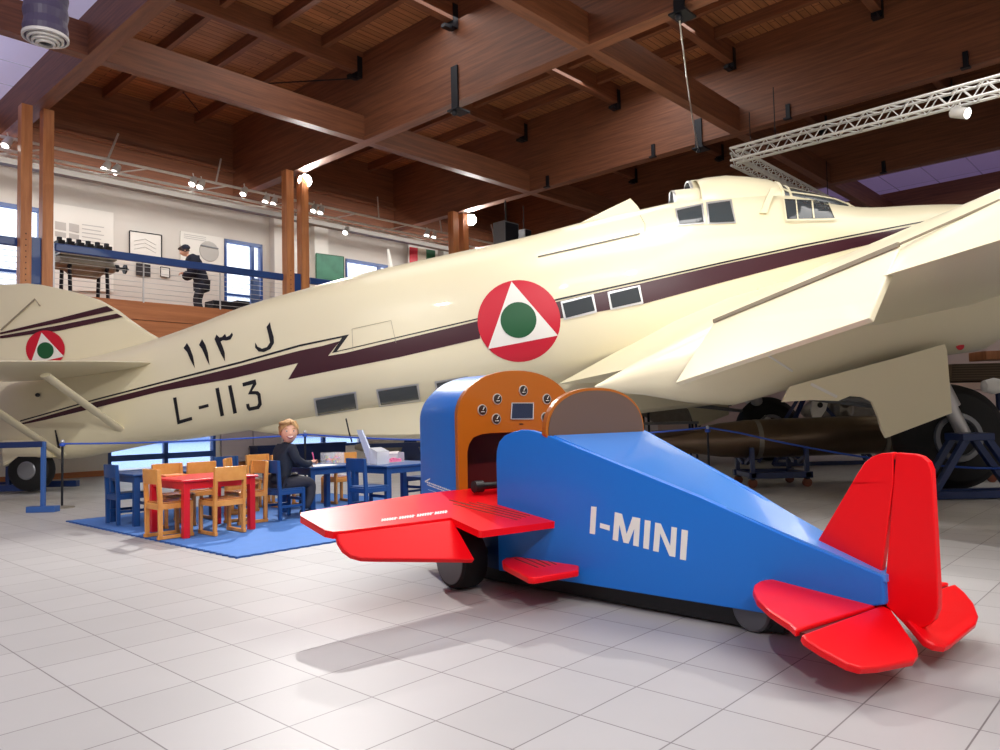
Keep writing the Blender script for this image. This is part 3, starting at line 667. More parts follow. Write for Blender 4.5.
# wings
def wing(s):
    # sections: y, trailing edge, hinge, mid top, crest, leading edge, lower
    def q(p): return p if s > 0 else Vector((p.x, 2 * YC - p.y, p.z))
    def sec(y, te, hg, cr_, le, thick):
        top = []
        te, hg, cr_, le = map(Vector, (te, hg, cr_, le))
        pts = [te, te.lerp(hg, .5), hg, hg.lerp(cr_, .25) + Vector((0, 0, .11)), hg.lerp(cr_, .62) + Vector((0, 0, .15)), cr_ + Vector((0, 0, .08)), cr_.lerp(le, .5) + Vector((0, 0, .16)), cr_.lerp(le, .85) + Vector((0, 0, .12)), le]
        low = [le.lerp(te, .1) - Vector((0, 0, thick * .35)), le.lerp(te, .3) - Vector((0, 0, thick * .5)), le.lerp(te, .55) - Vector((0, 0, thick * .42)), le.lerp(te, .8) - Vector((0, 0, thick * .2)), le.lerp(te, .93) - Vector((0, 0, thick * .05 + .03))]
        return [q(Vector((p.x, y, p.z))) for p in pts + low]
    def P_(px, py, y): p = UY(px, py, y); return (p.x, y, p.z)
    s1 = sec(10.95, P_(558, 384, 10.95), (1.9, 0, 2.0), (4.0, 0, 2.75), (5.6, 0, 2.5), .9)
    s2 = sec(10.3, P_(632, 368, 10.3), (2.35, 0, 1.95), (4.35, 0, 2.68), (5.9, 0, 2.5), .85)
    s3 = sec(8.6, P_(690, 349, 8.6), P_(718, 324, 8.6), (4.6, 0, 2.86), (6.1, 0, 2.7), .8)
    p5 = UY(880, 277, 5.5); h5 = UY(901, 247, 5.5)
    s4 = sec(5.5, p5, h5, (h5.x + 1.45, 0, h5.z + .52), (h5.x + 2.5, 0, h5.z + .35), .5)
    p6 = UY(1000, 240, 4.3); h6 = h5 + (UY(1000, 203, 4.9) - h5) * 2.0
    s5 = sec(4.3, p6, h6, (h6.x + 1.25, 0, h6.z + .44), (h6.x + 2.1, 0, h6.z + .28), .42)
    d5 = (Vector(p6) - Vector(p5)) / 1.2
    s6 = sec(2.6, Vector(p6) + d5 * 1.7, Vector(p6) + d5 * 1.7 + Vector((.35, 0, .15)), Vector(p6) + d5 * 1.7 + Vector((1.3, 0, .4)), Vector(p6) + d5 * 1.7 + Vector((2.0, 0, .3)), .3)
    s7 = sec(1.6, Vector(p6) + d5 * 2.7 + Vector((.3, 0, .05)), Vector(p6) + d5 * 2.7 + Vector((.5, 0, .12)), Vector(p6) + d5 * 2.7 + Vector((1.1, 0, .2)), Vector(p6) + d5 * 2.7 + Vector((1.5, 0, .15)), .12)
    # fixed wing inboard of the nacelle runs to its own trailing edge; outboard the flap bay starts at the hinge
    w = MB().loft([s1, s2, s3, s4, s5, s6, s7]).build('wing', M_cream, plane, smooth=True)
    # lowered flap
    a, b = UY(716, 323, 7.75), UY(902, 247, 5.5); c, d = UY(869, 318, 5.5), UY(675, 383, 7.75)
    n_ = (b - a).cross(d - a).normalized(); n_ = n_ if n_.y < 0 else -n_
    c = UP(869, 318, n_, a); e1 = UP(877, 302, n_, a)
    a, b = a + n_ * .02, b + n_ * .02

    flp = [q(p) for p in (a, b, e1 + n_ * .01, c, d)]
    MB().prism(flp, q(-n_ * .05) - q(Vector((0, 0, 0)))).build('flap', M_cream, w, bevel=.01)
    MB().bar(q(a + n_ * .012), q(b + n_ * .012), .02, .035).build('flap_hinge_slot', M_creamd, w, label='darker hinge groove above the flap')
    ai = MB().bar(q(b + n_ * .01), q(UY(1000, 200, 4.95)), .012, .015).build('aileron_seam', M_creamd, w)
    # nacelle
    ns = []
    for x, zc, rz, ry in ((1.06, 1.30, .015, .03), (1.25, 1.33, .09, .13), (1.6, 1.40, .20, .26), (2.1, 1.47, .37, .42), (2.6, 1.56, .50, .52), (3.3, 1.78, .54, .6), (4.2, 2.08, .60, .70), (5.0, 2.30, .74, .78), (5.35, 2.38, .78, .8), (5.7, 2.56, .72, .76), (5.95, 2.68, .56, .64)):
        ns.append([q(Vector((x, 8.55 + ry * math.cos(2 * PI * k / 32), zc + rz * math.sin(2 * PI * k / 32)))) for k in range(32)])
    na = MB().loft(ns).build('engine_nacelle', M_cream, plane, smooth=True)
    ax = Vector((1, 0, .16)).normalized()
    cw = MB().lathe([(.55, 0), (.78, .05), (.86, .25), (.86, .8), (.74, 1.05), (.6, 1.05), (.6, .9)], q(Vector((5.95, 8.55, 2.72))), ax, 32).build('engine_cowling', mat('cowl_dark', rgb(30, 28, 30), .4), plane, smooth=True)
    ph = q(Vector((7.2, 8.55, 2.95)))
    MB().lathe([(.12, 0), (.16, .1), (.1, .3), (.02, .36)], ph, ax, 16).build('propeller_hub', M_grey, cw, smooth=True)
    up_ = Vector((0, 0, 1)); si = Vector((0, 1, 0))
    for k in range(3):
        t = 2 * PI * k / 3 + .3; d_ = up_ * math.cos(t) + si * math.sin(t); n2 = d_.cross(ax)
        mbp = MB(); c0 = ph + ax * .14
        mbp.loft([[c0 + d_ * r_ + n2 * (math.cos(2 * PI * j / 8) * w_) + ax * (math.sin(2 * PI * j / 8) * .03 + math.cos(2 * PI * j / 8) * w_ * .4) for j in range(8)] for r_, w_ in ((.1, .04), (.35, .09), (.8, .12), (1.2, .1), (1.42, .03))])
        mbp.build('propeller_blade', M_grey, cw, smooth=True)
    if s > 0:
        from mathutils.bvhtree import BVHTree
        bvh = BVHTree.FromPolygons([v.co + plane.location for v in na.data.vertices], [tuple(p.vertices) for p in na.data.polygons])
        def nh(px, py):
            h_ = bvh.ray_cast(Vector((0, 0, CAMH)), ray(px, py).normalized()); return h_[0], h_[1]
        for px, py, m_, rr in ((960, 346, M_redp, .045), (928, 352, M_ink, .03)):
            hp_, hn_ = nh(px, py)
            if hp_: MB().ball(hp_, rr, sq=(1, .5, 1)).build('drain_plug', m_, na)
        for pts in (((765, 354), (772, 358), (779, 362.5), (786, 367), (792, 371)),):
            pp = [nh(*p)[0] for p in pts]
            if all(pp): MB().tube([p - Vector((0, .003, 0)) for p in pp], .012, 6).build('white_mark', M_whitep, na)
        MB().bar(UY(811, 384, 7.975), UY(837, 397, 7.975), .006, .03).build('white_mark', M_whitep, na)
    # undercarriage door with the cut-out for the wheel
    dp = [(790, 386.5), (840, 373), (900, 357), (945, 344), (947, 350), (952, 413), (886, 438), (882, 430), (878, 416), (872, 402), (862, 397), (850, 396), (838, 401), (812, 400), (782, 402)]
    dpt = [q(UY(px, py, 7.98)) for px, py in dp]
    MB().prism(dpt, (0, .035 * s, 0)).build('wheel_door', M_cream, na)
    # wheel, hub and legs
    wc = q(UY(948, 437, 8.9)); R = 53 / 764 * 8.9
    ty = MB().lathe([(R * .45, -.2), (R * .8, -.22), (R * .95, -.15), (R, 0), (R * .95, .15), (R * .8, .22), (R * .45, .2)], wc, (0, 1, 0), 48).build('main_wheel', M_tyre, plane, smooth=True)
    for sg in (-1, 1):
        MB().lathe([(R * .46, .19), (R * .44, .23), (R * .36, .23), (R * .3, .16), (R * .12, .17), (R * .1, .27), (.001, .27)], wc, (0, sg, 0), 32).build('wheel_hub', M_grey, ty, smooth=True)
    for sg in (-1, 1):
        t0 = q(Vector((UY(930, 380, 8.6).x, 8.9 + sg * .34 * s, UY(930, 380, 8.6).z + .1))); t1 = wc + Vector((0.0, sg * .34 * s, 0))
        MB().tube([t0, t0.lerp(t1, .55)], .11, 14).build('oleo_leg', M_silver, plane, smooth=True)
        MB().tube([t0.lerp(t1, .5), t1], .075, 14).build('oleo_piston', M_silver, plane, smooth=True)
        MB().tube([wc, t1], .06, 12).build('axle_end', M_grey, plane)
        MB().tube([t0 + Vector((-1.2, 0, -.25)), t0.lerp(t1, .6)], .03, 8).build('drag_strut', M_grey, plane, smooth=True)
wing(1); wing(-1)

# blue support trestles under the wheels 
def trestle(c, w, h, lb, d=.7):
    r = thing('blue_support_trestle', c, lb, 'trestle', 'blue trestles under the airplane')
    for sx in (-1, 1):
        for sy in (-1, 1):
            MB().bar(c + Vector((sx * w / 2, sy * d / 2, .05)), c + Vector((sx * .1, sy * d / 2, h)), .07).build('leg', M_navy, r, bevel=.006)
        MB().bar(c + Vector((sx * w / 2, -d / 2 - .04, .05)), c + Vector((sx * w / 2, d / 2 + .04, .05)), .08).build('foot_bar', M_navy, r, bevel=.006)
    for sy in (-1, 1): MB().bar(c + Vector((-w / 2 - .05, sy * d / 2, .05)), c + Vector((w / 2 + .05, sy * d / 2, .05)), .08).build('base_bar', M_navy, r, bevel=.006)
    MB().box(c + Vector((0, 0, h)), (.34, d + .1, .08)).build('cradle', M_navy, r, bevel=.01)
trestle(Vector((5.06, 8.3, 0)), 1.0, .66, 'blue trestle supporting the near main wheel', d=.25)
trestle(Vector((5.42, 15.55, 0)), 1.1, .12, 'blue trestle under the far main wheel')
t0 = UZ(24, 492, 0); r = thing('blue_tail_dolly', t0, 'low blue steel dolly under the tail wheel', 'dolly')
MB().bar(t0 + Vector((-1.0, -.3, .09)), t0 + Vector((.35, -.3, .09)), .1).build('side_bar', M_navy, r, bevel=.008)
MB().bar(t0 + Vector((-1.0, .35, .09)), t0 + Vector((.65, .35, .09)), .1).build('side_bar', M_navy, r, bevel=.008)
MB().bar(t0 + Vector((0, -.3, .09)), t0 + Vector((0, .35, .09)), .1).build('cross_bar', M_navy, r, bevel=.008)
for sx in (-.05, .3): MB().bar(t0 + Vector((sx, -.3, .1)), t0 + Vector((sx, -.3, .62)), .06).build('upright', M_navy, r)

# ------------------------------------------------------------------ the wooden toy plane I-MINI
_an = math.radians(11.7)
IE = W(math.cos(_an), math.sin(_an), 0); IL = W(-math.sin(_an), math.cos(_an), 0); IO = W(1.0, 3.335, 0)
def S(s, l, z): return IO + IE * s + IL * l + Z * z
def US(u, v, s): return UP(u, v, IE, IO + IE * s)
mini = thing('toy_airplane', IO + IE * 1.4, 'blue wooden child-size toy airplane lettered I-MINI with red wings and tail', 'toy airplane')
def hw(s): return .052 + .209 * s
side = [(2.02, .105), (2.02, .74), (2.015, .80), (1.995, .85), (1.95, .888), (1.89, .908), (1.83, .920), (1.76, .918), (1.70, .906), (1.60, .877), (.74, .597), (.3, .433), (-.026, .325), (-.026, .215), (.40, .105)]
for sg in (-1, 1):
    MB().prism([S(s, sg * hw(s), z) for s, z in side], IL * (-sg * .035)).build('side_panel', M_blue, mini, bevel=.006)
# rear deck, tail block, bottom
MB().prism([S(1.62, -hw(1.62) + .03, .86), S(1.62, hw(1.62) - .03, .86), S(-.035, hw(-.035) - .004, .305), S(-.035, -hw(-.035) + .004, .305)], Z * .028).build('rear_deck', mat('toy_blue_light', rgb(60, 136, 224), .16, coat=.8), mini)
MB().prism([S(.0, -.042, .22), S(.0, .042, .22), S(.0, .042, .318), S(.0, -.042, .318)], IE * -.028).build('tail_block', M_blue, mini, bevel=.006)
MB().prism([S(2.0, -hw(2) + .03, .11), S(2.0, hw(2) - .03, .11), S(.3, hw(.3) - .02, .11), S(.3, -hw(.3) + .02, .11)], Z * .02).build('floor_board', M_blued, mini)
MB().prism([S(2.3, -.41, .012), S(2.3, .41, .012), S(.42, hw(.42) - .07, .012), S(.42, -hw(.42) + .07, .012)], Z * .105).build('skirt', M_black, mini, label='black underside skirt')  # black skirt, lowered and widened to shut light out below the toy
MB().prism([S(s, l, .1) for s, l in ((2.72, -.455), (2.72, .455), (1.95, .44), (1.95, -.44))], Z * .3).build('nose_base', M_blued, mini)
MB().prism([S(s, l, .3) for s, l in ((1.98, -.42), (1.98, .42), (1.64, .36), (1.64, -.36))], Z * .06).build('seat', M_choc, mini, bevel=.01)
# backrest disc
def arch(hw_, z0, z1, p=2.3, n=28, drop=0.0):
    pts = []
    for k in range(n + 1):
        t = PI * k / n; c, s_ = math.cos(t), math.sin(t)
        pts.append((hw_ * math.copysign(abs(c) ** (2 / p), c), z0 + (z1 - z0) * abs(s_) ** (2 / p)))
    return pts
dk = MB().prism([S(1.67, l - .02, z) for l, z in [(.375, .875)] + arch(.385, .895, 1.153) + [(-.375, .875)]], IE * -.035).build('backrest', M_orange, mini, bevel=.008)
MB().prism([S(1.634, l - .018, z) for l, z in [(.36, .88)] + arch(.37, .893, 1.137) + [(-.36, .88)]], IE * -.004).build('backrest_face', M_choc, dk)
# cowl with instrument board
CS = 2.4
oa = arch(.478, 1.0, 1.302, 2.1); ot = [(l - .016, z) for l, z in [(.478, .12)] + oa + [(-.478, .12)]]
ow = [(l * .985, .12 + (z - .12) * .988) for l, z in ot]
r0 = [S(CS + .03, l, z) for l, z in ow]; r1 = [S(2.86, l, z) for l, z in ow]; r2 = [S(2.91, l * .97, .12 + (z - .12) * .985) for l, z in ow]
cowl = MB().loft([r0, r1, r2], cap=False, closed=False).prism(r2, IE * .004).build('cowl', M_blue, mini, smooth=True)
inn = [(.42, .12), (.415, .78), (.385, .83), (.355, .87), (.31, .888), (.25, .893), (-.25, .893), (-.31, .888), (-.375, .87), (-.41, .83), (-.425, .78), (-.43, .12)]
board = MB().prism([S(CS, l, z) for l, z in ot + list(reversed(inn))], IE * .035).build('instrument_board', M_orange, mini, bevel=.007)
mb = MB(); rr0 = [S(CS + .034, l * 1.005, z) for l, z in inn]; rr1 = [S(2.74, l * 1.005, z) for l, z in inn]
mb.loft([rr0, rr1], cap=False, closed=False); mb.prism(rr1, IE * .01); mb.build('footwell_lining', M_dred, mini)
M_gface = mat('gauge_face', rgb(44, 38, 36), .25, coat=.6)
for px, py in ((482, 410), (497, 399), (496, 419), (523, 390.5), (546.5, 399), (545, 417.5), (568, 410)):
    c = US(px, py, CS); ln = IE * -1
    g = MB().lathe([(.036, 0), (.036, .006), (.03, .007)], c, ln, 24).build('gauge_bezel', M_silver, board, smooth=False)
    MB().lathe([(.031, .0076), (.001, .008)], c, ln, 24).build('gauge_face', M_gface, board)
    mbn = MB().bar(c + ln * .0105, c + ln * .0105 + (Z * .02 + IL * .012), .003); mbn.bar(c + ln * .0105 - IL * .014 - Z * .012, c + ln * .0105 + IL * .014 - Z * .012, .003)
    mbn.build('gauge_needle', M_whitep, board)
q = [US(511.5, 403, CS), US(533, 403, CS), US(532.5, 419, CS), US(510.5, 419, CS)]
MB().prism(q, IE * -.006).build('screen', mat('screen_glass', rgb(14, 34, 66), .08, coat=1), board)
mb = MB()
for i in range(4): mb.bar(q[i] - IE * .006, q[(i + 1) % 4] - IE * .006, .006)
mb.build('screen_bezel', M_silver, board)
MB().box(US(521, 424, CS) - IE * .003, (.004, .03, .006), IE, IL, Z).build('coin_slot', M_ink, board)
# control yoke
yc = US(478, 486.5, 2.25)
yk = MB().tube([yc - IL * .03, yc + IL * .03], .036, 16).build('control_knob', M_black, mini, smooth=True)
MB().tube([yc, yc + IL * .18 + Z * .0, yc + IL * .3 + IE * .1], .022, 10).build('control_column', M_black, mini, smooth=True)
MB().tube([yc + IL * .3 + IE * .1, S(2.5, yc.dot(IL) - IO.dot(IL) + .3, .35)], .022, 10).build('control_column', M_black, mini, smooth=True)
# wing board, sloped up to the front
KS = .16
def wz(s, z0=.42, s0=1.6): return z0 + KS * (s - s0)
nW = (Z - IE * KS).normalized()
def UWp(u, v, z0=.42, s0=1.6): return UP(u, v, nW, S(s0, 0, z0))
wl_ = [(1.60, -.37), (1.60, -.868), (1.612, -.878), (1.87, -.885), (1.855, -1.50), (1.86, -1.56), (1.90, -1.585), (2.18, -1.60), (2.235, -1.58), (2.255, -1.52), (2.33, -1.1), (2.39, -.75), (2.41, -.4)]
wl_ += [(s, -l) for s, l in reversed(wl_)]
wg = MB().prism([S(s, l, wz(s)) for s, l in wl_], nW * -.036).build('wing', M_red, mini, bevel=.012, seg=3)
hA, hB = S(1.872, -.885, wz(1.872) - .004), S(1.856, -1.545, wz(1.856) - .004)
low = S(1.67, -.87, .262); nF = (hB - hA).cross(low - hA).normalized()
fl = [(452.5, 519.5), (336.5, 534), (338, 541), (343, 549), (351, 555), (362, 558), (376, 558.5), (475, 559.5)]
flp = [UP(px, py, nF, hA) for px, py in fl]
if nF.dot(Vector((0, 1, 0))) < 0: nF = -nF
MB().prism(flp, nF * .03).build('flap', M_red, wg, bevel=.008)
def mir(p):
    l = (p - IO).dot(IL); return p - IL * (2 * l)
MB().prism([mir(p) for p in flp], mir(IO + nF * .03) - IO).build('flap', M_red, wg, bevel=.008)
def strips(name, segs, fn, w, m, par, lift):
    mb = MB()
    for (a, b) in segs:
        p, q_ = fn(*a), fn(*b); mb.bar(p + nW * lift, q_ + nW * lift, w, .0012, upv=nW)
    return mb.build(name, m, par)
M_grip = mat('grip_tape', rgb(112, 66, 44), .8)
strips('grip_strips', [((453, 504), (517, 520)), ((461, 503.2), (521, 518.4)), ((469, 502.6), (526, 517.4)), ((477, 502.6), (530, 516)), ((449, 500), (470, 505))], UWp, .009, M_grip, wg, .001)
# small illegible white lettering near the hinge
mb = MB(); rnd = random.Random(3)
n = 26
for k in range(n):
    t = k / n; a = UWp(382 + 66 * t, 521.5 - 8.6 * t); b = UWp(382 + 66 * t + .8, 519 - 8.8 * t)
    if k % 7 == 6: continue
    mb.bar(a + nW * .001, b + nW * .001, .010, .001, upv=nW)
    mb.bar(a.lerp(b, rnd.random()) + nW * .001, a.lerp(b, rnd.random()) + IL * .014 + nW * .001, .008, .001, upv=nW)
mb.build('wing_lettering', M_whitep, wg)
# step
stp = [UZ(px, py, .2) for px, py in ((502, 560), (505, 557.5), (545, 554), (579, 565.5), (578.5, 570), (534, 577.5), (528, 577), (503, 564))]
st = MB().prism(stp, Z * -.035).build('step', M_red, mini, bevel=.01, seg=3)
mb = MB()
for a, b in (((515, 558.5), (538, 567.5)), ((523, 557.5), (545, 566.5)), ((531, 556.8), (550, 565.5)), ((538, 556), (556, 564.5))):
    mb.bar(UZ(*a, .2005), UZ(*b, .2005), .01, .0012)
mb.build('grip_strips', M_grip, st)
MB().bar(S(1.5, -.30, .15), S(1.5, -.55, .15), .03).build('step_bracket', M_black, mini)
# wheels
for l, nm in ((-.62, 'a'), (.62, 'b')):
    c = S(2.19, l, .176)
    w_ = MB().lathe([(.06, -.085), (.142, -.085), (.166, -.075), (.176, -.05), (.176, .05), (.166, .075), (.142, .085), (.06, .085)], c, IL, 40).build('front_wheel', M_tyre, mini, smooth=True)
    for sg in (-1, 1): MB().lathe([(.144, .084), (.142, .088), (.001, .088)], c, IL * sg, 40).build('wheel_disc', mat('wheel_grey', rgb(92, 94, 98), .3, coat=.4), w_)
    MB().tube([c, S(2.19, l * .6, .2)], .025, 10).build('axle', M_black, mini)
c = S(.55, -.1, .1)
w_ = MB().lathe([(.03, -.03), (.09, -.03), (.1, -.02), (.1, .02), (.09, .03), (.03, .03)], c, IL, 28).build('rear_wheel', MATS['wheel_grey'], mini, smooth=True)
# tailplanes: fixed halves and drooping elevators
KT = .13; nT = (Z - IE * KT).normalized()
sp_px = [(753, 590), (754, 585), (759, 581.5), (768, 579.2), (777, 578.5), (812, 585)]
pl = [UP(px, py, nT, S(0, 0, .205)) for px, py in sp_px] + [S(.26, -.02, .205 + KT * .26), S(.012, -.02, .207), S(.012, -.585, .207)]
tl_out = [UP(px, py, nT, S(0, 0, .205)) for px, py in ((790, 624), (770, 611), (757, 599))]
pl += tl_out
MB().prism(pl, nT * -.03).build('tailplane', M_red, mini, bevel=.009, seg=3)
MB().prism([mir(p) for p in pl], nT * -.03).build('tailplane', M_red, mini, bevel=.009, seg=3)
e0, e1 = S(-.008, -.03, .205), S(-.008, -.60, .205); nE = (e1 - e0).cross(S(-.24, -.3, .105) - e0).normalized()
if nE.z < 0: nE = -nE
el = [UP(px, py, nE, e0) for px, py in ((802, 634), (881, 605), (886, 606.5), (892, 610), (918, 648), (919, 655), (915, 660), (880, 667), (862, 668), (848, 664), (822, 650), (805, 639))]
MB().prism(el, nE * -.03).build('elevator', M_red, mini, bevel=.009, seg=3)
f0, f1 = mir(e0), mir(e1); nG = (f1 - f0).cross(S(-.24, .3, .105) - f0).normalized(); nG = nG if nG.z > 0 else -nG
er = [f0, f0 + IL * .0 - IE * .02] + [UP(px, py, nG, f0) for px, py in ((925, 640), (935, 645), (946, 646.5), (953, 643), (977, 623), (979, 616), (974, 603), (965, 592), (955, 583.5))]
MB().prism(er, -nG * .03).build('elevator', M_red, mini, bevel=.009, seg=3)
fin_ = [(-.005, .30), (.285, .415), (.285, .42), (.10, .69), (.075, .73), (.045, .772), (.01, .80), (-.03, .814), (-.078, .820)]
MB().prism([S(s, -.0175, z) for s, z in [(.0, .31), (.285, .405)] + fin_[3:] + [(-.072, .7)]], IL * .035).build('fin', M_red, mini, bevel=.009, seg=3)
rl = _r = math.radians(-6)
def R_(s, z, l=0): return S(s, l, z)
rp = [(-.088, .818), (-.16, .814), (-.19, .805), (-.212, .785), (-.222, .755), (-.222, .30), (-.218, .23), (-.20, .185), (-.17, .155), (-.12, .13), (-.10, .135), (-.018, .205), (-.012, .23), (-.02, .31)]
MB().prism([S(s, -.0175, z) for s, z in rp], IL * .035).build('rudder', M_red, mini, bevel=.009, seg=3)
MB().bar(S(-.08, 0, .33), S(-.08, 0, .79), .012, .02).build('hinge_strip', M_dark, mini)
MB().bar(S(.0, -.56, .186), S(.0, .56, .186), .03, .015).build('hinge_strip', M_dred, mini)
# lettering on the near side panel
nS = (S(1, -hw(1), 0) - S(0, -hw(0), 0)).normalized().cross(Z); pS = S(0, -hw(0), 0)
if nS.y > 0: nS = -nS
def USd(u, v, off=.0015): return UP(u, v, nS, pS + nS * off)
L_ = [[(93, 95), (138, 100), (124, 328), (80, 320)], [(167, 233), (248, 255), (246, 297), (165, 273)],
      [(290, 142), (350, 158), (388, 325), (438, 182), (502, 194), (488, 430), (442, 420), (452, 280), (404, 405), (362, 396), (328, 245), (316, 385), (272, 373)],
      [(540, 208), (588, 216), (572, 453), (526, 443)], [(627, 230), (672, 238), (752, 425), (762, 265), (808, 273), (793, 518), (745, 508), (668, 320), (655, 476), (608, 466)], [(847, 287), (900, 297), (882, 545), (832, 536)]]
mb = MB()
for g in L_: mb.prism([USd(580 + x / 8.333, 495 + y / 8.333) for x, y in g], nS * -.001)
mb.build('name_lettering', M_whitep, mini)
# small white lettering low on the cowl
mb = MB()
def UC(u, v): return UP(u, v, IL, S(0, (-.478 - .016) * .985 - .001, 0))
for (x0, y0, x1, y1, w) in ((425, 481.5, 451, 491, .010), (427, 484.5, 447, 492, .008), (428, 489.5, 440, 493.5, .003)):
    n = 14
    for k in range(n):
        t0, t1 = k / n, (k + .7) / n
        mb.bar(UC(x0 + (x1 - x0) * t0, y0 + (y1 - y0) * t0), UC(x0 + (x1 - x0) * t1, y0 + (y1 - y0) * t1), .001, w * (1 if k % 3 else .7))
mb.bar(UC(425, 481.5), UC(430, 478.8), .001, .008)
mb.build('cowl_lettering', M_whitep, cowl)

# ------------------------------------------------------------------ children's corner
M_mat = mat('mat_blue', rgb(80, 128, 198), .8, noise=.08, nscale=8)
M_matd = mat('mat_edge', rgb(40, 84, 150), .8)
mb = MB(); a0, a1, b0, b1 = 5.30, 8.88, 2.84, 6.1
pts = []
def wav(p, q, n):
    d = (q - p) / n; s_ = d.cross(Z).normalized()
    for k in range(n): pts.extend([p + d * k, p + d * (k + .5) + s_ * .018])
wav(W(a0, b0, 0), W(a1, b0, 0), 36); wav(W(a1, b0, 0), W(a1, b1, 0), 32); wav(W(a1, b1, 0), W(a0, b1, 0), 36); wav(W(a0, b1, 0), W(a0, b0, 0), 32)
pm = mb.prism(pts, Z * .012).build('puzzle_mat', M_mat, base=W(7, 4.5, 0)); tag(pm, 'blue foam puzzle mat with wavy edge under the children\'s furniture', 'play mat')
mb = MB()
for i in range(len(pts)): mb.bar(pts[i] + Z * .006, pts[(i + 1) % len(pts)] + Z * .006, .012, .014)
mb.build('mat_edging', M_matd, pm)

def chair_mesh(kind, name, m, seat_m, label, group):
    """small children's chair, faces +Y, rear posts at -Y; world origin"""
    r = thing(name, (0, 0, 0), label, 'chair', group); w, d, h, sh = .30, .30, .60, .31
    for sx in (-1, 1):
        x = sx * (w / 2 - .015)
        MB().prism([Vector((x - .014, -d / 2, .012)), Vector((x - .014, -d / 2 + .034, .012)), Vector((x - .014, -d / 2 + .034, sh)), Vector((x - .014, -d / 2 + .015, h)), Vector((x - .014, -d / 2 - .02, h)), Vector((x - .014, -d / 2 - .005, sh))], Vector((.028, 0, 0))).build('leg', m, r, bevel=.004)
        MB().box((x, d / 2 - .017, (sh) / 2 + .006), (.028, .034, sh - .012)).build('leg', m, r, bevel=.004)
        if kind == 'sled': MB().box((x, 0, .018), (.028, d + .02, .03)).build('runner', m, r, bevel=.004)
        else: MB().box((x, 0, .14), (.022, d - .06, .026)).build('stretcher', m, r, bevel=.003)
        MB().box((x, 0, sh - .03), (.024, d - .05, .045)).build('side_rail', m, r, bevel=.003)
    MB().box((0, -d / 2 + .012, sh - .03), (w - .05, .022, .05)).build('rear_rail', m, r, bevel=.003)
    if kind != 'sled': MB().box((0, d / 2 - .02, .2), (w - .05, .02, .03)).build('front_rail', m, r, bevel=.003)
    MB().box((0, .01, sh), (w - .03, d - .01, .018)).build('seat', seat_m, r, bevel=.005)
    mb = MB(); n = 8
    ring = lambda yo: [Vector((-w / 2 + .005 + (w - .01) * k / n, -d / 2 - .006 + yo - .012 * math.sin(PI * k / n), z)) for k in range(n + 1) for z in (.475, h + .002)]
    f, bk = ring(.012), ring(-.008); mb.v = f + bk; N = len(f)
    for k in range(n):
        i = 2 * k
        mb.f += [(i, i + 2, i + 3, i + 1), (N + i, N + i + 1, N + i + 3, N + i + 2), (i + 1, i + 3, N + i + 3, N + i + 1), (i, N + i, N + i + 2, i + 2)]
    mb.f += [(0, 1, N + 1, N), (N - 2, 2 * N - 2, 2 * N - 1, N - 1)]; mb.mi = [0] * len(mb.f)
    mb.build('backrest', m, r, bevel=.003); return r
M_chairs = wood('beech_seat', rgb(150, 92, 50), rgb(186, 122, 66), (3, 12, 3), 2.0, 0.25)
GW, GB = 'beech children\'s chairs', 'navy children\'s chairs'
wproto = chair_mesh('sled', 'childs_wooden_chair', M_chair, M_chairs, 'x', GW)
bproto = chair_mesh('leg', 'childs_navy_chair', M_navyk, M_navyk, 'x', GB)
def place(proto, a, b, face, lb, first=[None]):
    ang = {'+B': math.atan2(B.y, B.x), '-B': math.atan2(-B.y, -B.x), '+A': math.atan2(A.y, A.x), '-A': math.atan2(-A.y, -A.x)}[face[:2]] - PI / 2
    if len(face) > 2: ang += math.radians(float(face[2:]))
    o = proto if not proto.get('used') else copy_tree(proto)
    proto['used'] = 1; o.location = W(a, b, .012); o.rotation_euler = (0, 0, ang); o['label'] = lb
    if 'used' in o and o is not proto: del o['used']
    return o
place(wproto, 6.765, 2.99, '+B', 'small beech chair at the left end of the red table, seen from behind')
place(wproto, 6.56, 3.38, '+A', 'small beech chair nearest the viewer with its back to the camera at the red table')
place(wproto, 7.03, 3.87, '-B', 'small beech chair at the right end of the red table')
place(wproto, 7.42, 3.33, '-A', 'small beech chair on the far side of the red table, facing the viewer')
place(wproto, 7.68, 3.66, '+A', 'small beech chair drawn up to the near side of the left navy table')
place(wproto, 7.78, 4.24, '+B-40', 'small beech chair turned away between the red and the navy tables')
place(wproto, 7.86, 4.88, '-A', 'small beech chair on the far side of the child\'s table')
place(wproto, 7.72, 5.46, '+A', 'small beech chair right of the crayon box, back towards the viewer')
place(wproto, 8.25, 4.78, '-A', 'small beech chair partly hidden behind the child')
place(bproto, 6.93, 4.24, '+B', 'navy chair on which the child sits')
place(bproto, 8.02, 3.12, '+B', 'navy chair at the left navy table, leftmost of the group')
place(bproto, 8.2, 4.35, '-A', 'navy chair far back, seen over the right beech chair of the red table')
place(bproto, 6.3, 4.82, '+B', 'navy chair in front of the table with the acrylic holders')
place(bproto, 6.75, 5.95, '-B', 'navy chair half hidden behind the toy airplane cowl')
for o in (wproto, bproto):
    if 'used' in o: del o['used']
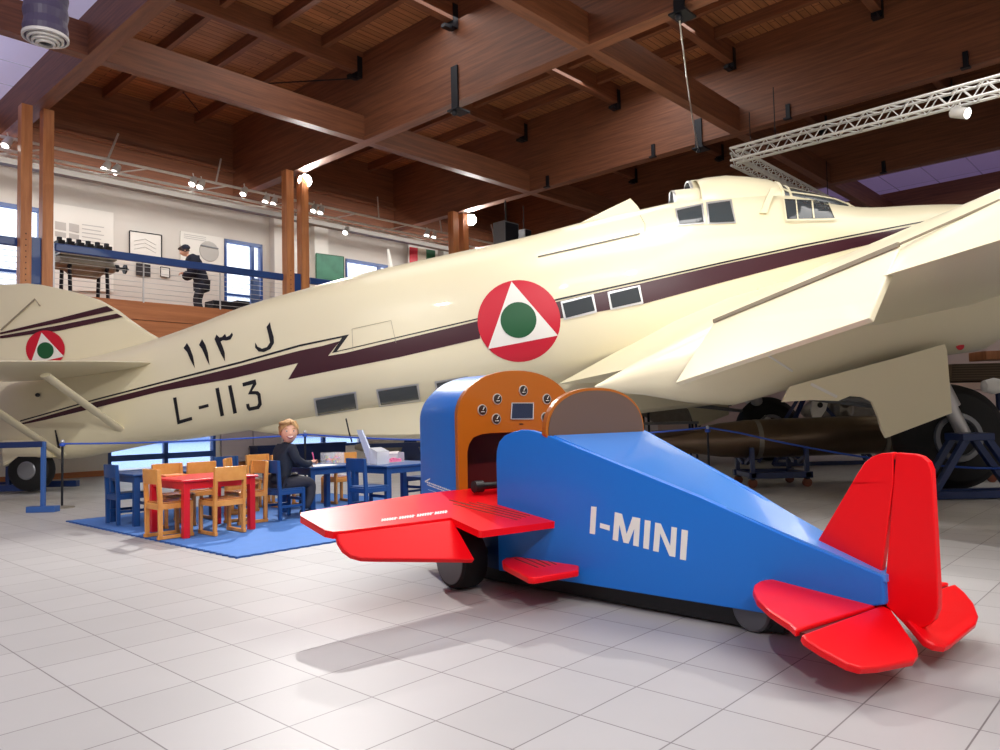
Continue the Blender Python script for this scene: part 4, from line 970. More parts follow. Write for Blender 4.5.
def table(name, a0, a1, b0, b1, h, m, lb, grp=None):
    r = thing(name, W((a0 + a1) / 2, (b0 + b1) / 2, .012), lb, 'table', grp)
    MB().bab(a0 - .03, a1 + .03, b0 - .03, b1 + .03, h - .022, h).build('tabletop', m, r, bevel=.008)
    mb = MB()
    for (x0, x1, y0, y1) in ((a0, a1, b0, b0 + .02), (a0, a1, b1 - .02, b1), (a0, a0 + .02, b0, b1), (a1 - .02, a1, b0, b1)): mb.bab(x0, x1, y0, y1, h - .085, h - .02)
    mb.build('apron', m, r)
    for x in (a0 + .02, a1 - .02):
        for y in (b0 + .02, b1 - .02): MB().bab(x - .028, x + .028, y - .028, y + .028, .012, h - .02).build('leg', m, r, bevel=.004)
    return r
table('childs_red_table', 6.53, 7.22, 3.02, 3.68, .515, M_tabler, 'low red square table surrounded by beech chairs')
table('childs_navy_table', 7.72, 8.36, 3.08, 3.9, .52, M_navyk, 'navy table at the left edge of the mat', 'navy children\'s tables')
table('childs_navy_table', 6.92, 7.5, 4.55, 5.15, .515, M_navyk, 'navy table at which the child is drawing', 'navy children\'s tables')
table('childs_navy_table', 6.22, 6.82, 5.0, 5.72, .52, M_navyk, 'navy table carrying the two clear acrylic holders', 'navy children\'s tables')
# things on the tables
bx = W(7.25, 5.05, .517); r = thing('crayon_box', bx, 'clear plastic box full of coloured crayons on the drawing table', 'box')
mb = MB(); 
for (x0, x1, y0, y1) in ((-.07, .07, -.11, -.105), (-.07, .07, .105, .11), (-.07, -.065, -.11, .11), (.065, .07, -.11, .11)): mb.bab(7.25 + x0, 7.25 + x1, 5.05 + y0, 5.05 + y1, .517, .64)
mb.bab(7.18, 7.32, 4.94, 5.16, .517, .522); mb.build('container', mat('clear_box', rgb(235, 238, 242), .1, alpha=.22), r)
cols = [rgb(210, 40, 60), rgb(60, 150, 70), rgb(240, 200, 40), rgb(60, 90, 200), rgb(230, 120, 170), rgb(240, 130, 40)]
for k in range(24):
    c = Vector((7.25 + random.uniform(-.05, .05), 5.05 + random.uniform(-.085, .085), .53 + random.uniform(0, .05)))
    p = W(c.x, c.y, c.z); d_ = Vector((random.uniform(-1, 1), random.uniform(-1, 1), random.uniform(-.2, .9))).normalized() * .04
    tag(MB().tube([p - d_ * .6, p + d_], .006, 6).build('crayon', mat('crayon%d' % (k % 6), cols[k % 6], .5)), ['red', 'green', 'yellow', 'blue', 'pink', 'orange'][k % 6] + ' crayon among the others in the clear box on the drawing table', 'crayon', ['red', 'green', 'yellow', 'blue', 'pink', 'orange'][k % 6] + ' crayons in the clear box')
tag(MB().bab(6.95, 7.2, 4.62, 4.92, .5155, .518).build('drawing_paper', M_paper), 'white sheet of paper in front of the child', 'paper')
tag(MB().bab(7.08, 7.22, 3.1, 3.3, .5155, .53).build('small_book', mat('book_orange', rgb(226, 150, 100), .6), bevel=.002), 'small orange book lying on the red table', 'book')
# acrylic holders on the right table
r = thing('brochure_holder', W(6.5, 5.08, .52), 'tall clear leaning acrylic brochure holder', 'holder')
hp = UP(358, 430, B, B * 5.08)
MB().prism([UB(356.5, 430, 5.05), UB(361.5, 430, 5.05), UB(375, 463, 5.05), UB(369, 466, 5.05)], B * .02).build('panel', mat('acrylic', rgb(214, 224, 244), .08, alpha=.75), r)
MB().prism([W(6.55, 5.03, .522), W(6.42, 5.03, .522), W(6.42, 5.03, .66), W(6.55, 5.03, .70)], B * .16).build('pocket', M_clearp, r)
r = thing('sweets_tray', W(6.55, 5.4, .52), 'clear frosted tray with pink leaflets on the right navy table', 'tray')
mb = MB(); mb.bab(6.54, 6.66, 5.28, 5.50, .522, .53); mb.bab(6.65, 6.66, 5.28, 5.50, .53, .63); mb.bab(6.54, 6.66, 5.28, 5.285, .53, .63); mb.bab(6.54, 6.66, 5.495, 5.5, .53, .63); mb.build('tray_body', M_clearp, r)
mb = MB()
for k in range(5): mb.bab(6.56, 6.62, 5.3 + k * .036, 5.33 + k * .036, .53, .55 + .012 * (k % 3))
mb.build('leaflets', mat('pink_paper', rgb(226, 120, 160), .7), r); MB().bab(6.645, 6.665, 5.27, 5.51, .615, .64).build('tray_rim', M_whitep, r)

# ------------------------------------------------------------------ people
def skin(name, pts, edges, m, parent=None, sub=2, root=0):
    """pts: (position, radius)"""
    me = bpy.data.meshes.new(name); inv = world_of(parent).inverted() if parent else Matrix()
    me.from_pydata([tuple(inv @ Vector(p)) for p, _ in pts], edges, [])
    o = bpy.data.objects.new(name, me); scene.collection.objects.link(o); me.materials.append(m)
    md = o.modifiers.new('skin', 'SKIN'); md.use_smooth_shade = True
    if not me.skin_vertices: me.attributes.new('skin_vertex', 'FLOAT_VECTOR', 'POINT')
    for i, (_, rr) in enumerate(pts):
        sv = me.skin_vertices[0].data[i]; sv.radius = (rr, rr) if not isinstance(rr, tuple) else rr
        sv.use_root = (i == root)
    s_ = o.modifiers.new('sub', 'SUBSURF'); s_.levels = sub; s_.render_levels = sub
    if parent: o.parent = parent
    return o
def head(parent, c, f, upv, s, hair_m, hair=True, smile=True, cap=False):
    """head with its face towards f; s = half of the head height"""
    f = f.normalized(); upv = (upv - f * upv.dot(f)).normalized(); rt = f.cross(upv)
    def P(x, y, z): return c + rt * (x * s) + f * (y * s) + upv * (z * s)
    rings = []; N = 28
    for i in range(19):
        t = -PI / 2 + PI * i / 18; z = math.sin(t); w = math.cos(t)
        ring = []
        for k in range(N):
            a = 2 * PI * k / N; x, y = math.cos(a) * w * .74, math.sin(a) * w * .86
            if z < 0: x *= 1 - .28 * (-z) ** 1.5; y = y * (1 - .12 * -z) + (.10 * -z if y > 0 else -.06 * -z + .12 * -z)
            if y > 0:
                dx = x / .16
                if -.35 < z < .12: y += .16 * math.exp(-dx * dx) * math.exp(-((z + .16) / .13) ** 2)      # nose
                y -= .05 * math.exp(-((abs(x) - .30) / .14) ** 2) * math.exp(-((z - .06) / .12) ** 2)     # eye sockets
                y += .04 * math.exp(-((abs(x) - .38) / .2) ** 2) * math.exp(-((z + .25) / .2) ** 2)       # cheeks
            ring.append(P(x, y, z))
        rings.append(ring)
    h = MB().loft(rings, False).build('head', M_skin, parent, smooth=True)
    for sx in (-1, 1):
        mb = MB(); mb.loft([[P(sx * (.72 + .06 * q), -.05 + math.cos(a) * .13 * (1 - .3 * q), -.05 + math.sin(a) * .22 * (1 - .3 * q)) for a in [2 * PI * k / 12 for k in range(12)]] for q in (0, 1, 1.6)])
        mb.build('ear', M_skin, h, smooth=True)
        MB().ball(P(sx * .29, .73, .05), s * .09, 10).build('eye', M_whitep, h, smooth=True)
        MB().ball(P(sx * .29, .795, .05), s * .062, 8).build('iris', mat('iris', rgb(60, 50, 48), .2), h, smooth=True)
        MB().tube([P(sx * .16, .80, .22), P(sx * .3, .79, .27), P(sx * .44, .68, .22)], s * .03, 6).build('eyebrow', hair_m, h)
    if smile:
        MB().tube([P(-.30, .66, -.36), P(-.15, .78, -.50), P(0, .82, -.54), P(.15, .78, -.50), P(.30, .66, -.36)], s * .055, 8).build('mouth', mat('lips', rgb(176, 84, 84), .5), h, smooth=True)
        MB().tube([P(-.2, .765, -.41), P(0, .845, -.46), P(.2, .765, -.41)], s * .045, 6).build('teeth', M_whitep, h, smooth=True)
    if hair:
        rings = []; rnd = random.Random(5)
        for i in range(12):
            t = PI / 2 - (PI * .60) * i / 11; z = math.sin(t); w = math.cos(t); ring = []
            for k in range(N):
                a = 2 * PI * k / N; fr = math.sin(a)       # 1 = face side
                lift = max(0, fr) ** 1.2
                zz = z if z > .30 * lift + -.3 else z
                zc = max(zz, -.40 + .90 * lift + .06 * rnd.random())
                ww = math.sqrt(max(0, 1 - zc * zc)) if zc > z else w
                j = 1 + .035 * rnd.random()
                ring.append(P(math.cos(a) * ww * .80 * j, fr * ww * .91 * j - .02, zc * 1.08 + .02))
            rings.append(ring)
        MB().loft(rings, False).build('hair', hair_m, h, smooth=True)
        mb = MB()
        for k in range(26):
            a = PI * (k + .5) / 26 if k < 13 else 2 * PI * rnd.random(); fr = math.sin(a)
            p0 = P(math.cos(a) * .55, fr * .62, .88); p1 = P(math.cos(a) * .80, fr * .90, .55 + .1 * rnd.random() if fr > 0 else 0)
            mb.tube([p0, (p0 + p1) / 2 + (f * fr + rt * math.cos(a)) * s * .12, p1], [s * .09, s * .07, s * .015], 6)
        mb.build('hair_locks', hair_m, h, smooth=True)
    return h
def hand(parent, w, d, n, s, curl=.5, thumb=1):
    """w wrist, d finger direction, n back-of-hand normal"""
    d = d.normalized(); n = (n - d * n.dot(d)).normalized(); x = d.cross(n)
    pts = [(w, .30 * s), (w + d * .35 * s, (.34 * s, .18 * s)), (w + d * .75 * s, (.38 * s, .16 * s))]; ed = [(0, 1), (1, 2)]
    o = skin('hand', pts, ed, M_skin, parent, 1)
    for i, (xo, L) in enumerate(((-.27, .62), (-.09, .72), (.09, .68), (.26, .52))):
        b0_ = w + d * .8 * s + x * xo * s; c1 = curl * (.8 + .1 * i)
        p1 = b0_ + (d * math.cos(c1) - n * math.sin(c1)) * L * .45 * s; p2 = p1 + (d * math.cos(2 * c1) - n * math.sin(2 * c1)) * L * .33 * s; p3 = p2 + (d * math.cos(2.7 * c1) - n * math.sin(2.7 * c1)) * L * .22 * s
        skin('finger', [(b0_ - d * .12 * s, .085 * s), (b0_, .085 * s), (p1, .078 * s), (p2, .07 * s), (p3, .055 * s)], [(0, 1), (1, 2), (2, 3), (3, 4)], M_skin, o, 1)
    t0_ = w + d * .3 * s - x * thumb * .28 * s; t1_ = t0_ + (d * .5 - x * thumb * .6 - n * .2) * .38 * s; t2_ = t1_ + (d * .8 - n * .3) * .32 * s
    skin('thumb', [(t0_, .1 * s), (t1_, .09 * s), (t2_, .065 * s)], [(0, 1), (1, 2)], M_skin, o, 1)
    return o
# the child on the navy chair: faces along +B, head turned to the viewer
kc = W(6.93, 4.22, 0); fw = B; sd = A          # sd points away from the viewer
def K(f_, s_, z): return kc + fw * f_ + sd * s_ + Z * z
kid = thing('person', K(0, 0, .32), 'smiling blond child in a dark sweater sitting on the navy chair holding a pink pen', 'person')
body = [(K(-.03, 0, .40), (.09, .08)), (K(-.01, 0, .50), (.088, .075)), (K(.015, 0, .61), (.095, .078)), (K(.04, 0, .70), (.09, .065)), (K(.05, 0, .765), .042), (K(.055, 0, .82), .038),
        (K(.045, .10, .725), .042), (K(.08, .135, .61), .034), (K(.20, .10, .56), .027), (K(.29, .06, .55), .020),
        (K(.045, -.10, .725), .042), (K(.07, -.14, .61), .034), (K(.20, -.115, .555), .024), (K(.285, -.085, .565), .019),
        (K(.0, .06, .375), .058), (K(.20, .075, .385), .046), (K(.30, .08, .375), .042), (K(.31, .08, .22), .033), (K(.28, .08, .09), .024),
        (K(.0, -.06, .375), .058), (K(.20, -.075, .38), .046), (K(.285, -.08, .365), .042), (K(.27, -.08, .22), .033), (K(.20, -.08, .10), .024)]
be = [(0, 1), (1, 2), (2, 3), (3, 4), (4, 5), (3, 6), (6, 7), (7, 8), (8, 9), (3, 10), (10, 11), (11, 12), (12, 13), (0, 14), (14, 15), (15, 16), (16, 17), (17, 18), (0, 19), (19, 20), (20, 21), (21, 22), (22, 23)]
skin('body', [(p, tuple(x * .8 for x in r_) if isinstance(r_, tuple) else r_ * .85) for p, r_ in body], be, M_skin, kid)
def grow(idx, ed, name, m, g):
    mp = {i: k for k, i in enumerate(idx)}
    return skin(name, [(body[i][0], tuple(x * 1.1 + g for x in body[i][1]) if isinstance(body[i][1], tuple) else body[i][1] + g) for i in idx], [(mp[a], mp[b]) for a, b in ed if a in mp and b in mp], m, kid)
body.append((K(-.05, 0, .36), (.09, .085))); be.append((0, 24))
sw = grow([24, 0, 1, 2, 3, 4, 6, 7, 8, 10, 11, 12, 9, 13], be, 'sweater', M_hoodie, .016)
skin('collar', [(K(.045, 0, .745), .064), (K(.052, 0, .80), .054)], [(0, 1)], M_hoodie, sw, 1)
MB().tube([K(.12, -.07, .47) , K(.13, -.02, .46), K(.13, .03, .46)], .012, 8).build('sweater_print', mat('print_grey', rgb(150, 146, 140), .8), sw)
grow([0, 14, 15, 16, 17, 18, 19, 20, 21, 22, 23], be, 'trousers', M_trouser, .022)
for s_, f_ in ((.08, .28), (-.08, .20)):
    skin('shoe', [(K(f_ - .03, s_, .05), .036), (K(f_ + .04, s_, .042), .034), (K(f_ + .11, s_, .035), .027)], [(0, 1), (1, 2)], M_black, kid, 2)
toC = (Vector((0, 0, 1.0)) - K(.06, 0, .89)).normalized()
head(kid, K(.065, -.02, .895), toC * .94 + fw * .16, Z - fw * .02, .121, M_hair)
hand(kid, K(.285, -.085, .568), fw + Z * .35 + sd * .4, Z - fw * .3, .085, 1.0, 1)
hand(kid, K(.29, .06, .55), fw - sd * .3 - Z * .1, Z, .085, .5, -1)
tag(MB().tube([K(.33, -.07, .59), K(.30, -.085, .67)], [.006, .007], 8).build('pink_pen', mat('pen_pink', rgb(246, 110, 160), .4), smooth=True), 'pink felt pen held upright by the child', 'pen')
# visitor on the gallery, bending over an exhibit, facing left
vc = W(16.9, 8.12, 3.33); vf = (A * .35 - B * .94).normalized(); vs = vf.cross(Z)
def V(f_, s_, z): return vc + vf * f_ + vs * s_ + Z * z
vis = thing('person', vc, 'adult visitor in a navy coat and cap bending forward on the gallery', 'person')
vb = [(V(-.10, 0, .92), (.15, .12)), (V(-.06, 0, 1.10), (.16, .12)), (V(.02, 0, 1.28), (.19, .13)), (V(.10, 0, 1.42), (.18, .10)), (V(.17, 0, 1.50), .06), (V(.22, 0, 1.55), .055),
      (V(.10, .20, 1.40), .07), (V(.08, .25, 1.14), .055), (V(.20, .16, 1.02), .045), (V(.27, .06, 1.10), .038), (V(.10, -.20, 1.40), .07), (V(.08, -.25, 1.14), .055), (V(.20, -.16, 1.02), .045), (V(.27, -.06, 1.10), .038),
      (V(-.10, .10, .85), .10), (V(-.02, .11, .48), .07), (V(-.16, .12, .10), .045), (V(-.10, -.10, .85), .10), (V(.03, -.11, .48), .07), (V(-.05, -.12, .10), .045)]
ve = [(0, 1), (1, 2), (2, 3), (3, 4), (4, 5), (3, 6), (6, 7), (7, 8), (8, 9), (3, 10), (10, 11), (11, 12), (12, 13), (0, 14), (14, 15), (15, 16), (0, 17), (17, 18), (18, 19)]
skin('body', [(p, tuple(x * .75 for x in r_) if isinstance(r_, tuple) else r_ * .8) for p, r_ in vb], ve, M_skin, vis)
vb.append((V(-.13, 0, .78), (.17, .14))); ve.append((0, 20))
def vgrow(idx, name, m, g):
    mp = {i: k for k, i in enumerate(idx)}
    return skin(name, [(vb[i][0], tuple(x + g for x in vb[i][1]) if isinstance(vb[i][1], tuple) else vb[i][1] + g) for i in idx], [(mp[a], mp[b]) for a, b in ve if a in mp and b in mp], m, vis)
vgrow([20, 0, 1, 2, 3, 6, 7, 8, 9, 10, 11, 12, 13, 4], 'coat', M_coat, .06)
skin('coat_skirt', [(V(-.09, 0, 1.05), (.21, .18)), (V(-.10, 0, .84), (.24, .20)), (V(-.11, 0, .66), (.25, .20))], [(0, 1), (1, 2)], M_coat, vis)
vgrow([0, 14, 15, 16, 17, 18, 19], 'trousers', M_trouser, .02)
for s_, f_ in ((.12, -.16), (-.12, -.05)): skin('shoe', [(V(f_ - .05, s_, .05), .05), (V(f_ + .1, s_, .045), .045), (V(f_ + .2, s_, .035), .03)], [(0, 1), (1, 2)], M_black, vis)
hd = head(vis, V(.27, 0, 1.62), vf - Z * .45, Z + vf * .4, .12, mat('hair_dark', rgb(48, 36, 32), .7), smile=False)
MB().lathe([(.105, 0), (.11, .03), (.09, .08), (.04, .11), (.001, .115)], V(.24, 0, 1.66), (Z + vf * .35), 20).build('cap', M_coat, hd, smooth=True)
for sg in (-1, 1): hand(vis, V(.28, sg * .05, 1.11), vf - Z * .1, Z, .09, .6, sg)

# ------------------------------------------------------------------ barriers
def stanchion(base, z, lb, m=M_bracket):
    r = thing('barrier_stanchion', base, lb, 'stanchion', 'slim rope stanchions')
    MB().lathe([(.14, 0), (.14, .015), (.02, .03), (.001, .03)], base, Z, 24).build('base_plate', M_steel, r)
    MB().tube([base + Z * .02, base + Z * z], .014, 10).build('pole', m, r, smooth=True)
    MB().ball(base + Z * (z + .02), .025, 12).build('finial', M_silver, r, smooth=True)
    MB().lathe([(.03, 0), (.034, .02), (.03, .04)], base + Z * (z - .04), Z, 14).build('rope_ring', M_rope, r)
s1 = UZ(62, 508, 0); s2 = Vector((UY(305, 440, 10.4).x, 10.4, 0)); s3 = Vector((UY(708, 440, 9.55).x, 9.55, 0))
stanchion(s1, .80, 'slim dark rope stanchion left of the children\'s corner')
stanchion(s2, .83, 'slim dark rope stanchion behind the child\'s head')
stanchion(s3, .78, 'slim rope stanchion in front of the torpedo')
def rope(pts, lb): tag(MB().tube(pts, .011, 8).build('barrier_rope', M_rope, smooth=True), lb, 'rope', 'blue barrier ropes')
def sag(p, q, d, n=16): return [p.lerp(q, i / n) - Z * (4 * d * (i / n) * (1 - i / n)) for i in range(n + 1)]
rope(sag(s1 + Z * .79, s2 + Z * .82, .03), 'blue rope between the left stanchion and the one behind the child')
rope(sag(s2 + Z * .82, s3 + Z * .80, .12), 'blue rope running behind the toy airplane cowl')
rope([s3 + Z * .80] + [UY(px, py, 9.55 - (px - 708) * .0042) for px, py in ((740, 433), (775, 441), (810, 448), (850, 455), (890, 461), (935, 465.5), (975, 468), (1030, 469))], 'blue rope hanging in front of the torpedo and the main wheel')
b_ = UZ(43, 512, 0); r = thing('blue_barrier_post', b_, 'blue square steel post on a flat foot at the left', 'barrier post')
MB().bar(b_ + Vector((0, 0, .0)), b_ + Vector((0, 0, .83)), .045).build('post', mat('mid_blue', rgb(54, 94, 158), .4), r, bevel=.004)
MB().box(b_ + Vector((0, 0, .035)), (.34, .12, .07)).build('foot', MATS['mid_blue'], r, bevel=.006)
MB().bar(b_ + Vector((0, 0, .80)), UY(-60, 447, b_.y), .05, .07).build('barrier_arm', M_navy, r, bevel=.004)

# ------------------------------------------------------------------ torpedo on its trolley
TY, TZ = 10.2, .585
r = thing('torpedo', Vector((5, TY, TZ - .25)), 'long dark brown metal torpedo lying on a blue trolley under the wing', 'torpedo')
tp_ = MB().lathe([(.02, 0), (.07, .02), (.10, .2), (.17, .55), (.225, .9), (.25, 1.25), (.255, 1.6), (.255, 5.6), (.25, 5.9), (.2, 6.3), (.1, 6.55), (.001, 6.6)], (2.0, TY, TZ + .02), (1, 0, .012), 40).build('hull', M_torp, r, smooth=True)
for x in (3.35, 5.0, 6.4): MB().lathe([(.258, 0), (.262, .01), (.262, .05), (.258, .06)], (x, TY, TZ + .03), (1, 0, .012), 40).build('band', M_steel, r, smooth=False)
for k in range(4):
    t = PI / 4 + k * PI / 2; d_ = Vector((0, math.cos(t), math.sin(t)))
    MB().prism([Vector((2.02, TY, TZ + .02)) + d_ * .08, Vector((2.02, TY, TZ + .02)) + d_ * .22, Vector((2.45, TY, TZ + .02)) + d_ * .22, Vector((2.7, TY, TZ + .02)) + d_ * .16], d_.cross(Vector((1, 0, 0))) * .012).build('tail_fin', M_torp, r)
def trolley(x0, x1, y, lb):
    r = thing('torpedo_trolley', Vector(((x0 + x1) / 2, y, 0)), lb, 'trolley', 'blue steel trolleys')
    for sy in (-.32, .32):
        MB().bar((x0 - .06, y + sy, .16), (x1 + .06, y + sy, .16), .08).build('side_bar', M_navy, r, bevel=.005)
    for x in (x0, x1):
        MB().bar((x, y - .36, .16), (x, y + .36, .16), .07).build('cross_bar', M_navy, r, bevel=.005)
        for sy in (-1, 1):
            MB().bar((x, y + sy * .31, .16), (x, y + sy * .31, .52), .055).build('upright', M_navy, r, bevel=.004)
            MB().bar((x, y + sy * .31, .40), (x, y + sy * .06, .30), .05).build('cradle_arm', M_navy, r, bevel=.004)
            c = Vector((x, y + sy * .3, .06))
            w_ = MB().lathe([(.02, -.02), (.058, -.02), (.062, 0), (.058, .02), (.02, .02)], c, (0, 1, 0), 20).build('caster', mat('caster_red', rgb(120, 62, 40), .5), r, smooth=True)
            MB().box(c + Z * .055, (.05, .07, .03)).build('fork', M_bracket, w_)
trolley(3.22, 3.92, TY, 'blue trolley on small red casters under the torpedo')
trolley(6.3, 7.0, TY, 'blue trolley carrying the far end of the torpedo beyond the wheel')
# second torpedo low on stands behind the airplane
r = thing('torpedo', Vector((-1.5, 16.2, .3)), 'pale steel torpedo on low stands far behind the children\'s corner', 'torpedo')
MB().lathe([(.05, 0), (.12, .25), (.17, .6), (.17, 4.4), (.1, 4.9), (.001, 5.0)], (-3.1, 16.2, .42), (1, 0, 0), 28).build('hull', M_steel, r, smooth=True)
def tstand(x, y, lb):
    r = thing('torpedo_stand', Vector((x, y, 0)), lb, 'stand', 'navy trapezoid stands')
    MB().prism([Vector((x - .3, y - .25, 0)), Vector((x + .3, y - .25, 0)), Vector((x + .12, y - .25, .55)), Vector((x - .12, y - .25, .55))], (0, .06, 0)).build('end_plate', M_navy, r)
    MB().prism([Vector((x - .3, y + .2, 0)), Vector((x + .3, y + .2, 0)), Vector((x + .12, y + .2, .55)), Vector((x - .12, y + .2, .55))], (0, .06, 0)).build('end_plate', M_navy, r)
    MB().bar((x, y - .25, .2), (x, y + .25, .2), .1).build('saddle', M_navy, r)
tstand(-1.9, 16.2, 'navy trapezoid stand at the middle of the far torpedo'); tstand(.4, 16.2, 'navy trapezoid stand at the right end of the far torpedo')
p0, p1 = UY(366, 446, 15.2), UY(430, 444, 15.2)
r = thing('navy_barrier_rail', Vector((p0.x, 15.2, 0)), 'navy rail in front of the far torpedo', 'rail')
MB().bar(p0, p1 + Vector((1, 0, 0)), .09).build('rail_bar', M_navy, r)
for x in (p0.x + .1, p1.x + .8): MB().bar((x, 15.2, 0), (x, 15.2, p0.z), .06).build('rail_post', M_navy, r)

# ------------------------------------------------------------------ engines and other exhibits beyond the airplane
def vee_engine(name, p, ax, L, h, lb, grp=None, mblock=M_steel, stand=M_bracket, n=6, ground=0.0):
    """inline aero engine: crankcase, cylinder banks, shaft, stand"""
    ax = ax.normalized(); sx = ax.cross(Z).normalized(); r = thing(name, Vector((p.x, p.y, ground)), lb, 'engine', grp)
    def Q(a, s_, z): return p + ax * a * L + sx * s_ * h + Z * z * h
    MB().loft([[Q(a, s_ * w, z * w) for s_, z in ((-.30, -.05), (-.36, .08), (-.3, .28), (.3, .28), (.36, .08), (.30, -.05), (.12, -.34 if abs(a) < .3 else -.16), (-.12, -.34 if abs(a) < .3 else -.16))] for a, w in ((-.5, .6), (-.44, .95), (-.3, 1), (-.2, 1), (.2, 1), (.3, 1), (.44, .8), (.5, .35))]).build('crankcase', mblock, r, bevel=.01)
    MB().box(Q(0, 0, .3), (L * .92, h * .78, h * .05), ax, sx, Z).build('crankcase_flange', mblock, r)
    for k in range(3): MB().box(Q(-.30 + .3 * k, 0, .46), (L * .26, h * .56, h * .26), ax, sx, Z).build('cylinder_block', M_dark, r, bevel=.008)
    MB().tube([Q(-.45, .42, .42), Q(.42, .42, .42)], h * .045, 8).build('coolant_pipe', M_silver, r, smooth=True)
    MB().tube([Q(-.45, -.42, .42), Q(.42, -.42, .42)], h * .045, 8).build('coolant_pipe', M_silver, r, smooth=True)
    for k in range(n): MB().tube([Q(-.4 + .76 * k / (n - 1), -.42, .42), Q(-.4 + .76 * k / (n - 1), -.26, .62)], h * .03, 6).build('pipe_branch', M_silver, r)
    for k in range(n):
        a = -.40 + .76 * k / (n - 1)
        MB().box(Q(a, 0, .66), (L * .11, h * .44, h * .2), ax, sx, Z).build('cylinder', M_dark, r, bevel=.008)
        MB().tube([Q(a, 0, .75), Q(a, 0, .88)], h * .08, 8).build('valve_cap', M_bracket, r)
    MB().lathe([(h * .12, 0), (h * .12, L * .1), (h * .05, L * .1), (h * .05, L * .2), (h * .16, L * .2), (h * .16, L * .23), (h * .03, L * .23), (h * .03, L * .28)], Q(.46, 0, .1), ax, 18).build('propeller_shaft', M_bracket, r)
    MB().lathe([(h * .2, 0), (h * .24, L * .05), (h * .1, L * .12)], Q(-.5, 0, .05), -ax, 18).build('rear_housing', mblock, r)
    for a in (-.3, .3):
        for s_ in (-.35, .35):
            q_ = Q(a, s_, -.05); MB().bar(q_, Vector((q_.x, q_.y, ground)) + sx * s_ * .2, .05).build('stand_leg', stand, r)
        MB().bar(Q(a, -.42, -.06), Q(a, .42, -.06), .05).build('stand_beam', stand, r)
ep = UA(89, 268, 15.9); vee_engine('inline_aero_engine', ep - B * .08, B, 1.12, .60, 'grey inline aero engine on a stand behind the gallery railing', ground=3.33)
vee_engine('inline_aero_engine', Vector((4.1, 18.5, 1.05)), Vector((1, 0, 0)), 2.0, .9, 'dark engine block seen under the belly of the airplane', 'engines beyond the airplane', ground=0)
vee_engine('inline_aero_engine', Vector((8.2, 17.5, .9)), Vector((1, .1, 0)), 2.2, .9, 'dark engine behind the undercarriage doors', 'engines beyond the airplane', stand=M_navy, ground=0)
# grey cart under the belly
c = Vector((3.2, 15.6, 0)); r = thing('workshop_cart', c, 'grey steel workshop cart beyond the belly gondola', 'cart')
MB().box(c + Z * .78, (1.5, .6, .05)).build('cart_top', M_grey, r, bevel=.008); MB().box(c + Z * .3, (1.5, .6, .04)).build('cart_shelf', M_grey, r)
for sx in (-.7, .7):
    for sy in (-.26, .26): MB().bar(c + Vector((sx, sy, .05)), c + Vector((sx, sy, .78)), .04).build('leg', M_navy, r)
# radial engine with white plate on blue stand behind the near nacelle
c = UY(820, 410, 13.6); r = thing('radial_engine', Vector((c.x, c.y, 0)), 'small radial engine with a pale oval plate on a blue stand', 'engine')
MB().lathe([(.12, -.15), (.2, -.1), (.22, .1), (.1, .2)], c + Vector((.5, .3, 0)), (1, 0, 0), 20).build('crankcase', M_steel, r, smooth=True)
for k in range(7):
    t = 2 * PI * k / 7; d_ = Vector((0, math.cos(t), math.sin(t))); o_ = c + Vector((.5, .3, 0))
    mb = MB()
    for j in range(7): mb.lathe([(.075, 0), (.075, .014)], o_ + d_ * (.2 + j * .032), d_, 12)
    mb.lathe([(.055, 0), (.055, .26)], o_ + d_ * .18, d_, 12); mb.build('cylinder', M_steel, r)
MB().prism([UY(px, py, 13.5) for px, py in ((812, 402), (816, 399.5), (825, 400), (828, 403), (826, 410), (822, 416), (819, 421), (813, 419), (811, 410))], (0, .03, 0)).build('pale_plate', M_paper, r)
pc = MB().lathe([(.05, -.005), (.001, -.01)], UY(820, 405, 13.49), (0, 1, 0), 16).build('plate_hole', M_dark, r)
for a_, b_2 in (((-.9, -.5), (-.1, .45)), ((.9, -.5), (.1, .45)), ((-.9, .3), (-.2, .45)), ((1.1, .3), (.5, .45))):
    q0 = Vector((c.x + a_[0], c.y + a_[1] + .4, .03)); q1 = Vector((c.x + b_2[0], c.y + .4, c.z + .25)); MB().bar(q0, q1, .06).build('stand_leg', M_navy, r)
MB().bar(Vector((c.x - .9, c.y - .1, .04)), Vector((c.x + 1.0, c.y - .1, .04)), .07).build('stand_base', M_navy, r)
# framed tail section and benches at the far right
c = UY(985, 372, 13.5); r = thing('slatted_wing_section', Vector((c.x, c.y, c.z - .2)), 'brown slatted wing section lying at the right edge behind the wheel', 'wing section')
q = [UY(952, 364, 13.5), UY(1040, 362, 13.5), UY(1040, 380, 13.5), UY(952, 381, 13.5)]
MB().prism(q, (0, .9, 0)).build('section_body', mat('slat_brown', rgb(120, 100, 76), .6), r)
for k in range(7):
    t = (k + .5) / 7; MB().bar(q[0].lerp(q[3], t) - Vector((0, .012, 0)), q[1].lerp(q[2], t) - Vector((0, .012, 0)), .02, .025).build('slat', mat('slat_dark', rgb(84, 70, 52), .6), r)
q = [UY(950, 383, 13.4), UY(1050, 381, 13.4), UY(1050, 389, 13.4), UY(950, 389, 13.4)]
rr = thing('display_table', Vector((q[0].x + .8, 13.8, 0)), 'pale display table under the slatted wing section', 'table')
MB().prism(q, (0, 1.1, 0)).build('tabletop', mat('pale_pink', rgb(216, 190, 176), .6), rr)
for sx in (.1, 1.5): 
    for sy in (.1, 1.0): MB().bar(Vector((q[3].x + sx, 13.4 + sy, 0)), Vector((q[3].x + sx, 13.4 + sy, q[3].z + .02)), .08).build('leg', M_navy, rr)
tag(MB().box(UY(992, 356, 13.9), (.55, .5, .16)).build('wooden_block', M_post, bevel=.01), 'orange wooden block on top of the slatted wing section', 'block')
